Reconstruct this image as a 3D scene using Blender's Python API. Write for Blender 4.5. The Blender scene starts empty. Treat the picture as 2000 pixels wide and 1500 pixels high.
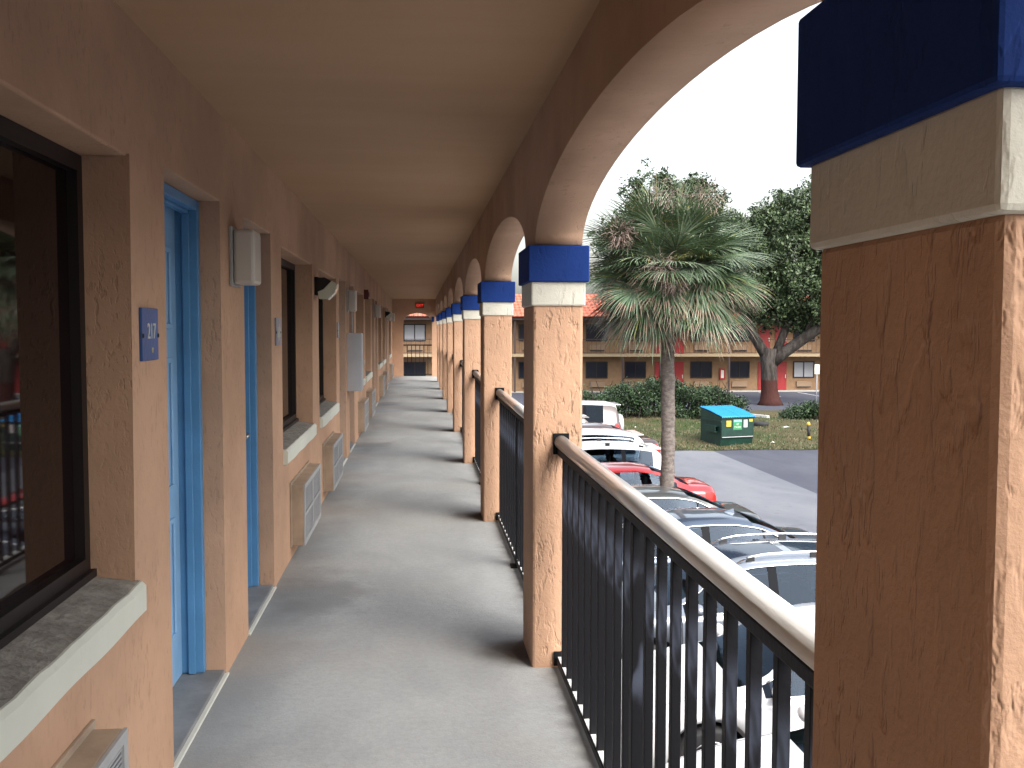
import bpy, bmesh, math, random
from mathutils import Vector, Matrix
R = math.radians
rnd = random.Random(7)
sc = bpy.context.scene
COL = sc.collection

# ------------------------------------------------------------------ camera
cam = bpy.data.cameras.new('camera'); camo = bpy.data.objects.new('camera', cam); COL.objects.link(camo)
cam.sensor_width = 36.0; cam.lens = 1950.0/2000.0*36.0; cam.clip_end = 3000; cam.clip_start = 0.05
f = 1950.0; EYE = 1.54
d = Vector(((819-1000)/f, -(641-750)/f, -1.0)).normalized()
u0 = Vector((-math.sin(R(.2)), math.cos(R(.2)), 0)); up = (u0 - d*d.dot(u0)).normalized(); rt = d.cross(up)
m3 = Matrix((rt, d, up))
camo.matrix_world = Matrix.Translation((0, 0, EYE)) @ m3.to_4x4()
sc.camera = camo

# ------------------------------------------------------------------ light
SUN_EL, SUN_AZ = 50.0, 148.0          # azimuth clockwise from +Y
w = bpy.data.worlds.new('World'); sc.world = w; w.use_nodes = True
nt = w.node_tree; nt.nodes.clear()
sky = nt.nodes.new('ShaderNodeTexSky'); sky.sky_type = 'NISHITA'; sky.sun_disc = False
sky.sun_elevation = R(SUN_EL); sky.sun_rotation = R(SUN_AZ); sky.dust_density = 5; sky.air_density = 1.4
hs = nt.nodes.new('ShaderNodeHueSaturation'); hs.inputs['Saturation'].default_value = .42
bg = nt.nodes.new('ShaderNodeBackground'); bg.inputs[1].default_value = .15
wo = nt.nodes.new('ShaderNodeOutputWorld')
nt.links.new(sky.outputs[0], hs.inputs['Color']); nt.links.new(hs.outputs[0], bg.inputs[0]); nt.links.new(bg.outputs[0], wo.inputs[0])
sl = bpy.data.lights.new('sun', 'SUN'); sl.energy = 1.0; sl.angle = R(55); sl.color = (1, .98, .95)
so = bpy.data.objects.new('sun', sl); COL.objects.link(so)
sd = Vector((math.sin(R(SUN_AZ))*math.cos(R(SUN_EL)), math.cos(R(SUN_AZ))*math.cos(R(SUN_EL)), math.sin(R(SUN_EL))))
so.rotation_euler = sd.to_track_quat('Z', 'Y').to_euler()
sc.view_settings.view_transform = 'Standard'; sc.view_settings.look = 'None'
sc.view_settings.exposure = 1.66; sc.view_settings.gamma = 1
sc.cycles.max_bounces = 10; sc.cycles.diffuse_bounces = 2; sc.cycles.glossy_bounces = 4
sc.cycles.caustics_reflective = False; sc.cycles.caustics_refractive = False

# ------------------------------------------------------------------ materials
def mat(name, col, rough=.7, metal=0, spec=.5, coat=0, emit=None, es=0):
    m = bpy.data.materials.new(name); m.use_nodes = True
    b = m.node_tree.nodes['Principled BSDF']
    b.inputs['Base Color'].default_value = (*col, 1); b.inputs['Roughness'].default_value = rough
    b.inputs['Metallic'].default_value = metal; b.inputs['Specular IOR Level'].default_value = spec
    b.inputs['Coat Weight'].default_value = coat; b.inputs['Coat Roughness'].default_value = .03
    if emit: b.inputs['Emission Color'].default_value = (*emit, 1); b.inputs['Emission Strength'].default_value = es
    return m
class NB:
    def __init__(s, m): s.m = m; s.t = m.node_tree; s.b = s.t.nodes['Principled BSDF']; s._c = None
    def co(s, scale=(1, 1, 1), rot=(0, 0, 0)):
        if s._c is None: s._c = s.t.nodes.new('ShaderNodeTexCoord').outputs['Object']
        mp = s.t.nodes.new('ShaderNodeMapping'); mp.inputs['Scale'].default_value = scale; mp.inputs['Rotation'].default_value = rot
        s.t.links.new(s._c, mp.inputs[0]); return mp.outputs[0]
    def noise(s, scale, detail=4, rough=.55, sc=(1, 1, 1), dist=0, rot=(0, 0, 0)):
        n = s.t.nodes.new('ShaderNodeTexNoise'); n.inputs['Scale'].default_value = scale; n.inputs['Detail'].default_value = detail
        n.inputs['Roughness'].default_value = rough; n.inputs['Distortion'].default_value = dist
        s.t.links.new(s.co(sc, rot), n.inputs['Vector']); return n.outputs['Fac']
    def vor(s, scale, sc=(1, 1, 1), feat='F1'):
        n = s.t.nodes.new('ShaderNodeTexVoronoi'); n.inputs['Scale'].default_value = scale; n.feature = feat
        s.t.links.new(s.co(sc), n.inputs['Vector']); return n.outputs['Distance']
    def ramp(s, x, a, b, ca=0.0, cb=1.0):
        n = s.t.nodes.new('ShaderNodeMapRange'); n.clamp = True; n.interpolation_type = 'SMOOTHSTEP'
        for i, v in ((1, a), (2, b), (3, ca), (4, cb)): n.inputs[i].default_value = v
        s.t.links.new(x, n.inputs[0]); return n.outputs[0]
    def math(s, op, a, b=None, c=None):
        n = s.t.nodes.new('ShaderNodeMath'); n.operation = op
        for i, v in enumerate((a, b, c)):
            if v is None: continue
            if isinstance(v, (int, float)): n.inputs[i].default_value = v
            else: s.t.links.new(v, n.inputs[i])
        return n.outputs[0]
    def mix(s, fac, a, b):
        n = s.t.nodes.new('ShaderNodeMix'); n.data_type = 'RGBA'
        if isinstance(fac, (int, float)): n.inputs[0].default_value = fac
        else: s.t.links.new(fac, n.inputs[0])
        for i, v in ((6, a), (7, b)):
            if isinstance(v, tuple): n.inputs[i].default_value = (*v, 1)
            else: s.t.links.new(v, n.inputs[i])
        return n.outputs[2]
    def base(s, c): s.t.links.new(c, s.b.inputs['Base Color'])
    def rough(s, c): s.t.links.new(c, s.b.inputs['Roughness'])
    def bump(s, h, dist, strength=1.0):
        n = s.t.nodes.new('ShaderNodeBump'); n.inputs['Distance'].default_value = dist; n.inputs['Strength'].default_value = strength
        s.t.links.new(h, n.inputs['Height'])
        if s.b.inputs['Normal'].is_linked: s.t.links.new(s.b.inputs['Normal'].links[0].from_socket, n.inputs['Normal'])
        s.t.links.new(n.outputs[0], s.b.inputs['Normal'])
    def xyz(s):
        n = s.t.nodes.new('ShaderNodeSeparateXYZ'); g = s.t.nodes.new('ShaderNodeNewGeometry')
        s.t.links.new(g.outputs['Position'], n.inputs[0]); return n.outputs

def stucco(name, col, heavy=1.0, var=.17, pits=.5, dents=.5, th=.58, wmin=.25, scl=30, sp=.09):
    m = mat(name, col, .9, spec=.2); n = NB(m)
    big = n.noise(1.3, 6, .6); fine = n.noise(75, 4, .65); med = n.noise(24, 4, .6, (1, 1, .8))
    dent = n.ramp(n.noise(scl, 3, .55, (1, 1, .40), .2, (.12, .2, 0)), th, th+sp)
    where = n.ramp(n.noise(4, 4, .6), .42, .62, wmin, 1)
    dent = n.math('MULTIPLY', dent, where)
    dark = tuple(c*.55 for c in col); lite = tuple(min(1, c*1.08) for c in col)
    c = n.mix(n.ramp(big, .3, .7), tuple(c*(1-var) for c in col), lite)
    c = n.mix(n.math('MULTIPLY', dent, pits), c, dark)
    n.base(c)
    h = n.math('ADD', n.math('MULTIPLY', med, .5), n.math('MULTIPLY', fine, .35))
    h = n.math('SUBTRACT', h, n.math('MULTIPLY', dent, dents))
    n.bump(h, .0045*heavy); return m
PEACH = (.52, .32, .21)
M = {}
M['stucco'] = stucco('stucco_peach', PEACH, .7, pits=.36, dents=.5, th=.53, wmin=.3, scl=55, sp=.14)
M['stucco_col'] = stucco('stucco_column', PEACH, 1.3, pits=.18, dents=1.0, th=.50, wmin=.35, scl=38, sp=.20)
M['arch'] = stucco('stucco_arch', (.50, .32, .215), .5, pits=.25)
M['cream'] = stucco('cream_band', (.60, .58, .50), .9, .12, .25, th=.56)
M['blue_band'] = stucco('blue_band', (.010, .036, .175), .7, .3, .55, th=.55)
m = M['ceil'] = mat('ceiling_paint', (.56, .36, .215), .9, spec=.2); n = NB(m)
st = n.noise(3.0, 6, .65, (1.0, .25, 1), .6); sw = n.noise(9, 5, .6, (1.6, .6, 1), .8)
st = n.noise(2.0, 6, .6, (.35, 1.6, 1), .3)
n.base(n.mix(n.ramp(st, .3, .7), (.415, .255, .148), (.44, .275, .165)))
n.bump(n.math('ADD', n.math('MULTIPLY', sw, .25), n.math('MULTIPLY', st, .2)), .008)

m = M['walk'] = mat('walkway_concrete', (.40, .39, .36), .8, spec=.35); n = NB(m)
p = n.xyz()
a = n.noise(1.6, 8, .62, (1, .6, 1), .4); b = n.noise(9, 6, .7); e = n.noise(90, 3)
c = n.mix(n.ramp(a, .32, .68), (.335, .345, .345), (.415, .425, .42))
c = n.mix(n.ramp(b, .55, .8, 0, .25), c, (.27, .265, .255))
warm = n.ramp(n.noise(.8, 4), .5, .7, 0, .35); c = n.mix(warm, c, (.37, .345, .30))
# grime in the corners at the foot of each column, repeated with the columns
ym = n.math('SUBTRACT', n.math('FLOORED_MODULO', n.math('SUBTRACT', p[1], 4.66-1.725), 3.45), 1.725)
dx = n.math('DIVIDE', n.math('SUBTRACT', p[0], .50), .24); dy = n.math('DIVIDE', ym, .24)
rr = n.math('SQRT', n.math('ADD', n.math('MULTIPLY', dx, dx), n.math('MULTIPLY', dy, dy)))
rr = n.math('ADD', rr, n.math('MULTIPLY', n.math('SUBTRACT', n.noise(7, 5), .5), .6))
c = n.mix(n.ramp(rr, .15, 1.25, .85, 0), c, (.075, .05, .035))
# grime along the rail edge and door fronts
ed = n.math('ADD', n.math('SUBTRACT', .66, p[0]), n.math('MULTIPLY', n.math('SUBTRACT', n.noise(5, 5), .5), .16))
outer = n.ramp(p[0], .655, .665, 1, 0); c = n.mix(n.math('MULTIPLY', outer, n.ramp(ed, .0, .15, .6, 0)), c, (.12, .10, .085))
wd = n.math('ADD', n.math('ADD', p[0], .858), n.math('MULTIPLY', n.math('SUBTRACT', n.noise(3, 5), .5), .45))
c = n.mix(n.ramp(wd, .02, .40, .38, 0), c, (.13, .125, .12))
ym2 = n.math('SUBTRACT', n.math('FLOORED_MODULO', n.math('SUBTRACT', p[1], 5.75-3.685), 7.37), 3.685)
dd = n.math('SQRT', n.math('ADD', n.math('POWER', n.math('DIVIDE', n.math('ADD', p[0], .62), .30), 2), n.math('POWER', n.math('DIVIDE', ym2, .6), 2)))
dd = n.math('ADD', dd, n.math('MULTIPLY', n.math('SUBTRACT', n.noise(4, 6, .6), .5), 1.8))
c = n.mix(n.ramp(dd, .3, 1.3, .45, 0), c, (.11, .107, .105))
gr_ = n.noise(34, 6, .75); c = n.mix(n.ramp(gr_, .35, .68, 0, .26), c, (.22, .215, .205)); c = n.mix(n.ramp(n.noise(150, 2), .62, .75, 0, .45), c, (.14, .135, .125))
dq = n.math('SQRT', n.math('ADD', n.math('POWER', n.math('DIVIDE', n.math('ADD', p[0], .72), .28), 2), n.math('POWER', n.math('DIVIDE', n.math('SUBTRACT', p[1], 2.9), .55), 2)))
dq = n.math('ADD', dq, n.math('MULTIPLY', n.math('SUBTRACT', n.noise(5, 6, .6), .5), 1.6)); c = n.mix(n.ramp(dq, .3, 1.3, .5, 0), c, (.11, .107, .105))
n.base(c); n.bump(n.math('ADD', n.math('MULTIPLY', e, .4), b), .004)

m = M['sill'] = mat('sill_top', (.30, .27, .235), .9); n = NB(m)
a = n.noise(13, 9, .72); b2 = n.vor(40)
n.base(n.mix(n.ramp(a, .35, .65), (.23, .205, .18), (.37, .34, .295))); n.bump(n.math('ADD', a, n.math('MULTIPLY', b2, .25)), .02)
M['sill_face'] = stucco('sill_face', (.60, .60, .52), .5, .05, .05)
def paint(name, col, rough=.35, var=.12):
    m = mat(name, col, rough, spec=.45); n = NB(m); a = n.noise(4, 6, .6)
    n.base(n.mix(n.ramp(a, .3, .7), tuple(c*(1-var) for c in col), tuple(min(1, c*(1+var*.5)) for c in col)))
    n.bump(n.noise(45, 3), .0012); return m
M['door'] = paint('door_blue', (.24, .43, .66), .45); M['frame_blue'] = paint('frame_blue', (.10, .265, .48), .4)
M['bronze'] = mat('bronze_frame', (.014, .010, .010), .45, spec=.3)
m = M['glass'] = mat('dark_window_glass', (.009, .004, .004), .03, spec=.2)
M['metal'] = mat('satin_metal', (.55, .53, .50), .3, 1)
M['thresh'] = paint('threshold_grey', (.22, .22, .22), .6, .3); M['white_strip'] = mat('white_strip', (.62, .62, .56), .6)
m = M['black'] = mat('black_railing_paint', (.005, .005, .007), .55, spec=.18); n = NB(m)
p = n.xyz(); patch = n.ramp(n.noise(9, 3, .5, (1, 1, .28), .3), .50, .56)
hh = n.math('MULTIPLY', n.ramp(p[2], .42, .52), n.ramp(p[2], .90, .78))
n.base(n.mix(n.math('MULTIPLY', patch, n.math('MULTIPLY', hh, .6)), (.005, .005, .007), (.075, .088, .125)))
n.bump(n.noise(60, 3), .001)
m = M['handrail'] = mat('handrail_paint', (.36, .32, .27), .32, 0, .6, .6); n = NB(m)
n.base(n.mix(n.ramp(n.noise(7, 5, .6, (1, .2, 1)), .35, .7), (.70, .70, .68), (.84, .84, .82))); n.bump(n.noise(30, 4, .6, (1, .3, 1)), .0015)
M['ac_case'] = paint('ac_sleeve_tan', (.36, .27, .195), .5, .25); M['ac_grille'] = paint('ac_grille_grey', (.36, .36, .36), .45, .15)
M['coil'] = mat('coil_grey', (.10, .10, .11), .6); M['dark'] = mat('dark_gap', (.015, .015, .018), .7)
m = M['lamp'] = mat('lamp_diffuser', (.52, .48, .42), .35, spec=.5); M['lamp_clear'] = mat('flood_lens', (.55, .55, .46), .2)
M['box'] = paint('panel_grey', (.42, .42, .44), .5, .08)
M['plate_blue'] = paint('plate_blue', (.03, .10, .30), .4, .3); M['plate_grey'] = paint('plate_grey', (.24, .26, .34), .4, .5)
M['ink'] = mat('sign_white', (.62, .62, .55), .5); M['ink_tan'] = mat('sign_tan', (.42, .36, .22), .5)
M['exit'] = mat('exit_letters', (.7, .03, .02), .5, emit=(1, .05, .03), es=.35); M['exit_box'] = mat('exit_box', (.16, .05, .03), .5)
M['alarm'] = mat('alarm_dark_red', (.10, .012, .01), .4)
def clear_glass(name, tint, ior=1.5):
    m = bpy.data.materials.new(name); m.use_nodes = True; t = m.node_tree; t.nodes.clear()
    o = t.nodes.new('ShaderNodeOutputMaterial'); mx = t.nodes.new('ShaderNodeMixShader'); fr = t.nodes.new('ShaderNodeFresnel'); fr.inputs[0].default_value = ior
    tr = t.nodes.new('ShaderNodeBsdfTransparent'); tr.inputs[0].default_value = (*tint, 1); gl = t.nodes.new('ShaderNodeBsdfGlossy'); gl.inputs['Roughness'].default_value = .02
    gl.inputs['Color'].default_value = (.30, .38, .50, 1)
    t.links.new(fr.outputs[0], mx.inputs[0]); t.links.new(tr.outputs[0], mx.inputs[1]); t.links.new(gl.outputs[0], mx.inputs[2]); t.links.new(mx.outputs[0], o.inputs[0]); return m
# outdoors
def asphalt(name, c0, c1, sc=.5):
    m = mat(name, c0, .9, spec=.3); n = NB(m); a = n.noise(sc, 8, .6, (1, .45, 1), .5); b = n.noise(80, 2)
    c = n.mix(n.ramp(a, .32, .68), c0, c1); c = n.mix(n.math('MULTIPLY', n.ramp(n.noise(sc*7, 5), .6, .75), .35), c, tuple(x*.6 for x in c0))
    n.base(c); n.bump(b, .004); return m
M['lot'] = asphalt('parking_lane', (.105, .113, .132), (.145, .152, .168)); M['asph'] = asphalt('dark_asphalt', (.048, .051, .07), (.068, .072, .09))
m = M['grass'] = mat('grass_ground', (.06, .075, .03), .95, spec=.1); n = NB(m)
a = n.noise(.55, 7, .65); b = n.noise(14, 5)
c = n.mix(n.ramp(a, .38, .62), (.04, .055, .02), (.085, .07, .04)); c = n.mix(n.ramp(b, .5, .8, 0, .6), c, (.09, .08, .048)); n.base(c); n.bump(b, .04)
M['far_wall'] = paint('far_stucco', (.25, .152, .085), .85, .12); M['red'] = paint('door_red', (.30, .015, .018), .5, .15)
M['far_glass'] = mat('far_window_glass', (.016, .018, .028), .08, spec=.25); M['curtain'] = mat('curtain_white', (.32, .33, .36), .8)
m = M['tile'] = mat('roof_tile', (.52, .13, .07), .8); n = NB(m)
wv = n.t.nodes.new('ShaderNodeTexWave'); wv.inputs['Scale'].default_value = 1.05; wv.bands_direction = 'X'; n.t.links.new(n.co(), wv.inputs[0])
n.base(n.mix(n.ramp(n.noise(2.2, 5), .3, .7), (.42, .095, .05), (.60, .18, .11))); n.bump(wv.outputs['Fac'], .08)
M['vent'] = mat('vent_unit_tan', (.25, .17, .11), .8); M['fascia'] = mat('dark_fascia', (.045, .028, .025), .7); M['slab_edge'] = mat('slab_edge_tan', (.29, .22, .135), .8)
def leafm(name, c, v=.35, rough=.5):
    m = mat(name, c, rough, spec=.35); n = NB(m)
    n.base(n.mix(n.ramp(n.noise(1.7, 4, .6), .35, .65), tuple(x*(1-v) for x in c), tuple(x*(1+v) for x in c)))
    b = n.b; b.inputs['Subsurface Weight'].default_value = 0
    return m
M['oak1'] = leafm('oak_leaf_dark', (.028, .048, .020)); M['oak2'] = leafm('oak_leaf_mid', (.055, .085, .035)); M['oak3'] = leafm('oak_leaf_light', (.095, .13, .062))
M['pg1'] = leafm('palm_green', (.075, .125, .06)); M['pg2'] = leafm('palm_bluegreen', (.13, .18, .12)); M['pg3'] = leafm('palm_yellowgreen', (.17, .175, .055)); M['pdry'] = leafm('palm_dry', (.21, .16, .115)); M['pg4'] = leafm('palm_pale', (.23, .28, .19)); M['pgrey'] = leafm('palm_flower', (.20, .15, .125)); M['pgold'] = leafm('palm_gold', (.42, .24, .05))
M['hd1'] = leafm('hedge_dark', (.018, .036, .015)); M['hd2'] = leafm('hedge_mid', (.036, .068, .026))
m = M['bark'] = mat('oak_bark', (.09, .075, .068), .95, spec=.1); n = NB(m); p = n.xyz()
bk = n.noise(5, 6, .65, (1, 1, .3)); c = n.mix(n.ramp(bk, .35, .65), (.035, .03, .027), (.085, .075, .068))
c = n.mix(n.ramp(p[2], -1.28, -1.42, 0, .85), c, (.055, .018, .015)); n.base(c); n.bump(bk, .05)
m = M['pbark'] = mat('palm_bark', (.2, .17, .15), .95, spec=.1); n = NB(m)
bk = n.noise(9, 6, .7, (1, 1, 1.8)); c = n.mix(n.ramp(bk, .35, .65), (.12, .10, .09), (.235, .205, .185)); n.base(c); n.bump(bk, .02)
M['twig'] = mat('hedge_twigs', (.03, .025, .02), .9)
M['tyre'] = mat('tyre_rubber', (.018, .018, .019), .8); M['rim'] = mat('alloy_rim', (.45, .45, .47), .3, .9)
M['wsglass'] = clear_glass('windshield_glass', (.50, .60, .60), 1.55); M['side_glass'] = clear_glass('car_side_glass', (.20, .26, .31), 1.5); M['seat_dark'] = mat('seat_cloth', (.035, .035, .04), .8); M['seat_light'] = mat('seat_cloth_light', (.16, .145, .125), .8); M['chrome'] = mat('chrome_trim', (.78, .8, .83), .12, 1); M['cglass'] = mat('car_glass', (.022, .032, .052), .04, spec=.18)
M['pillar'] = mat('gloss_black_pillar', (.006, .007, .01), .4, spec=.06)
M['plastic'] = mat('black_plastic', (.02, .02, .022), .5); M['head'] = mat('headlight_lens', (.5, .52, .55), .08, .2, .8); M['tail'] = mat('tail_lens', (.42, .015, .012), .12)
M['number_plate'] = mat('number_plate', (.6, .6, .58), .5)
M['bin'] = paint('bin_green', (.005, .034, .024), .5, .35); m = M['lid'] = mat('lid_blue', (.006, .21, .52), .45)
M['yel'] = mat('sticker_yellow', (.55, .38, .05), .5); M['wht'] = mat('sticker_white', (.55, .5, .5), .5); M['cyan'] = mat('sticker_cyan', (.10, .45, .45), .5); M['grn'] = mat('sticker_green', (.03, .22, .09), .5)
M['line'] = mat('white_marking', (.5, .5, .49), .8); M['kerb'] = mat('kerb_concrete', (.32, .31, .28), .9); M['sidewalk'] = mat('sidewalk_concrete', (.35, .34, .31), .9)

# ------------------------------------------------------------------ mesh helpers
def bx(bm, x0, x1, y0, y1, z0, z1, mi=0, bev=0):
    vs = [bm.verts.new((x, y, z)) for z in (z0, z1) for y in (y0, y1) for x in (x0, x1)]
    fs = [bm.faces.new([vs[i] for i in q]) for q in ((0, 2, 3, 1), (4, 5, 7, 6), (0, 1, 5, 4), (2, 6, 7, 3), (0, 4, 6, 2), (1, 3, 7, 5))]
    for q in fs: q.material_index = mi
    if bev:
        es = list({e for q in fs for e in q.edges})
        r = bmesh.ops.bevel(bm, geom=es, offset=bev, segments=2, profile=.5, affect='EDGES')
        for q in r['faces']: q.material_index = mi
    return vs
def tube(bm, pts, rads, seg=10, cap=True, mi=0):
    pts = [Vector(p) for p in pts]; rads = rads if isinstance(rads, (list, tuple)) else [rads]*len(pts)
    rings = []; ref = Vector((0, 0, 1))
    for i, p in enumerate(pts):
        t = (pts[min(i+1, len(pts)-1)] - pts[max(i-1, 0)]).normalized()
        rf = ref if abs(t.dot(ref)) < .95 else Vector((1, 0, 0))
        a = t.cross(rf).normalized(); b = t.cross(a)
        rings.append([bm.verts.new(p + (a*math.cos(2*math.pi*k/seg) + b*math.sin(2*math.pi*k/seg))*rads[i]) for k in range(seg)])
    for i in range(len(rings)-1):
        for k in range(seg):
            q = bm.faces.new((rings[i][k], rings[i][(k+1) % seg], rings[i+1][(k+1) % seg], rings[i+1][k])); q.material_index = mi; q.smooth = True
    if cap:
        for r in (rings[0], rings[-1]): bm.faces.new(r).material_index = mi
def lathe(bm, prof, axis='y', seg=24, c=(0, 0, 0), smooth=True, mi=0):
    rings = []
    for (r, h) in prof:
        ring = []
        for k in range(seg):
            a = 2*math.pi*k/seg; u, v = r*math.cos(a), r*math.sin(a)
            co = {'y': (u, h, v), 'z': (u, v, h), 'x': (h, u, v)}[axis]
            ring.append(bm.verts.new((c[0]+co[0], c[1]+co[1], c[2]+co[2])))
        rings.append(ring)
    for i in range(len(rings)-1):
        for k in range(seg):
            q = bm.faces.new((rings[i][k], rings[i][(k+1) % seg], rings[i+1][(k+1) % seg], rings[i+1][k])); q.smooth = smooth; q.material_index = mi
    return rings
def quad(bm, *ps, mi=0):
    q = bm.faces.new([bm.verts.new(p) for p in ps]); q.material_index = mi; return q
def wloc(o):
    v = Vector((0, 0, 0))
    while o is not None: v = v + o.location; o = o.parent
    return v
def obj(name, bm, ms, parent=None, shift=True, norm=True):
    """link bm as one mesh; with shift its vertices are in world coordinates"""
    if norm: bmesh.ops.recalc_face_normals(bm, faces=bm.faces[:])
    if shift and parent is not None:
        off = wloc(parent)
        for v in bm.verts: v.co -= off
    me = bpy.data.meshes.new(name); bm.to_mesh(me); bm.free()
    for k in (ms if isinstance(ms, (list, tuple)) else [ms]): me.materials.append(M[k] if isinstance(k, str) else k)
    o = bpy.data.objects.new(name, me); COL.objects.link(o); o.parent = parent; return o
def B(): return bmesh.new()
def box(name, ms, parent, *a, bev=0, shift=True):
    bm = B(); bx(bm, *a, bev=bev); return obj(name, bm, ms, parent, shift)
def tag(o, label, cat, group=None, kind=None):
    if label: o['label'] = label
    if cat: o['category'] = cat
    if group: o['group'] = group
    if kind: o['kind'] = kind
    return o
def thing(name, label, cat, loc=(0, 0, 0), group=None, rz=0):
    o = bpy.data.objects.new(name, None); COL.objects.link(o); o.location = loc; o.rotation_euler = (0, 0, rz); o.empty_display_size = .2
    return tag(o, label, cat, group)
def struct(name, bm, ms): o = obj(name, bm, ms); o['kind'] = 'structure'; return o
def copy_tree(o, parent=None):
    c = o.copy(); COL.objects.link(c); c.parent = parent
    for ch in list(o.children): copy_tree(ch, c)
    return c
def text(name, s, size, mk, parent, mw, ext=.001, sx=1.0):
    cu = bpy.data.curves.new(name, 'FONT'); cu.body = s; cu.size = size; cu.extrude = ext; cu.align_x = 'CENTER'; cu.align_y = 'CENTER'; cu.resolution_u = 3
    to = bpy.data.objects.new(name, cu); COL.objects.link(to)
    bpy.context.view_layer.update()
    me = bpy.data.meshes.new_from_object(to.evaluated_get(bpy.context.evaluated_depsgraph_get()))
    bpy.data.objects.remove(to); bpy.data.curves.remove(cu)
    me.transform(Matrix.Scale(sx, 4, (1, 0, 0))); me.transform(mw); me.materials.clear(); me.materials.append(M[mk])
    o = bpy.data.objects.new(name, me); COL.objects.link(o); o.parent = parent; return o

# ------------------------------------------------------------------ ground
G = -2.76; XL = -.858; XR = .505; XO = .73; CE = 2.465; YE = 32.0; YB = -7.0
bm = B(); quad(bm, (-400, -300, G-.012), (400, -300, G-.012), (400, 700, G-.012), (-400, 700, G-.012)); struct('ground', bm, 'asph')
bm = B(); quad(bm, (1.7, -40, G-.004), (10.62, -40, G-.004), (10.3, 34.4, G-.004), (1.7, 34.4, G-.004)); struct('parking_lane', bm, 'lot')
def gz(x, y):   # gentle lawn mound
    e = min(1, max(0, (y-34.4)/3), 1)*min(1, max(0, (51-y)/3)); e = max(0, e)
    return G + .004 + e*(.17 + .10*math.sin(x*.35+1)*math.sin(y*.5) + .05*math.sin(x*1.3+y))
bm = B(); NX, NY = 90, 50; gr = []
for j in range(NY+1):
    row = []
    for i in range(NX+1):
        x = 5.2 + 50*i/NX; y = 34.4 + 16.6*j/NY
        yy = y + (.14*math.sin(x*1.7)+.09*math.sin(x*4.1)) * (1 if j == 0 else 0)
        row.append(bm.verts.new((x, yy, gz(x, y))))
    gr.append(row)
for j in range(NY):
    for i in range(NX): bm.faces.new((gr[j][i], gr[j][i+1], gr[j+1][i+1], gr[j+1][i])).smooth = True
struct('lawn', bm, 'grass')
bm = B()   # painted stall lines in the far lot and parking stalls near
for x in (1.5+1.35*k for k in range(0)): pass
for y in [6.45+2.72*k for k in range(11)]: quad(bm, (2.2, y-.05, G), (6.6, y-.05, G), (6.6, y+.05, G), (2.2, y+.05, G))
for k in range(12): quad(bm, (12+2.7*k, 61.5, G-.004), (12.12+2.7*k, 61.5, G-.004), (12.12+2.7*k, 65.6, G-.004), (12+2.7*k, 65.6, G-.004))
struct('parking_markings', bm, 'line')
bm = B(); bx(bm, XL, 1.6, YB, YE, G-.3, G+.1); struct('pavement', bm, 'sidewalk')
bm = B(); quad(bm, (-20, 66.2, G+.0), (60, 66.2, G+.0), (60, 68, G+.0), (-20, 68, G+.0)); struct('path', bm, 'sidewalk')

# grass blades near the lawn edge
bm = B()
for k in range(15000):
    x = rnd.uniform(6.2, 26); y = 34.35 + 13*rnd.random()**1.8; z = gz(x, max(y, 34.45)); h = rnd.uniform(.03, .10); a = rnd.random()*6.28
    dx, dy = math.cos(a)*.018, math.sin(a)*.018; q = bm.faces.new((bm.verts.new((x-dx, y-dy, z)), bm.verts.new((x+dx, y+dy, z)), bm.verts.new((x+rnd.uniform(-.04, .04), y+rnd.uniform(-.04, .04), z+h))))
    q.material_index = 0 if rnd.random() < .62 else 1
M['blade1'] = leafm('grass_blade_green', (.05, .075, .028)); M['blade2'] = leafm('grass_blade_dry', (.14, .12, .07))
tag(obj('grass', bm, ['blade1', 'blade2'], norm=False), None, None, kind='stuff'); bpy.data.objects['grass']['label'] = 'short patchy grass on the lawn round the dumpster'

# ------------------------------------------------------------------ near building
bld = thing('motel_building', 'peach stucco motel wing with blue doors and an arcaded upstairs walkway', 'building', (-2.5, 12, G))
bm = B(); bx(bm, -7.4, .76, YB, YE+.25, -.22, 0); o = obj('walkway', bm, 'walk'); o['kind'] = 'structure'
# holes in the room wall: (y0, y1, z0, z1)
DOORS, WINS = [], []
for k in range(4):
    DOORS += [(3.5+7.37*k, 4.45+7.37*k), (5.03+7.37*k, 5.93+7.37*k)]
    WINS += [(1.32+7.37*k, 3.07+7.37*k), (6.38+7.37*k, 8.13+7.37*k)]
holes = [(a, b, 0.0, 2.085) for a, b in DOORS] + [(a, b, .70, 2.045) for a, b in WINS]
ys = sorted({YB, YE} | {h[0] for h in holes} | {h[1] for h in holes}); zs = [0, .70, 2.045, 2.085, CE]
bm = B(); RC = .16
for i in range(len(ys)-1):
    for j in range(len(zs)-1):
        yc, zc = (ys[i]+ys[i+1])/2, (zs[j]+zs[j+1])/2
        if any(h[0] < yc < h[1] and h[2] < zc < h[3] for h in holes): continue
        quad(bm, (XL, ys[i], zs[j]), (XL, ys[i+1], zs[j]), (XL, ys[i+1], zs[j+1]), (XL, ys[i], zs[j+1]))
for a, b, z0, z1 in holes:
    x2 = XL-RC
    quad(bm, (XL, a, z0), (x2, a, z0), (x2, a, z1), (XL, a, z1)); quad(bm, (XL, b, z0), (x2, b, z0), (x2, b, z1), (XL, b, z1))
    quad(bm, (XL, a, z1), (x2, a, z1), (x2, b, z1), (XL, b, z1))
bmesh.ops.remove_doubles(bm, verts=bm.verts[:], dist=1e-4)
es = [e for e in bm.edges if len(e.link_faces) == 2 and e.calc_face_angle(0) > .5]
bmesh.ops.bevel(bm, geom=es, offset=.008, segments=2, profile=.5, affect='EDGES')
obj('wall', bm, 'stucco', bld)
bm = B()
bx(bm, -7.4, XL, YB, YE, G, -.225); bx(bm, -7.4, XL-.30, YB, YE, 0, CE)
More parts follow.
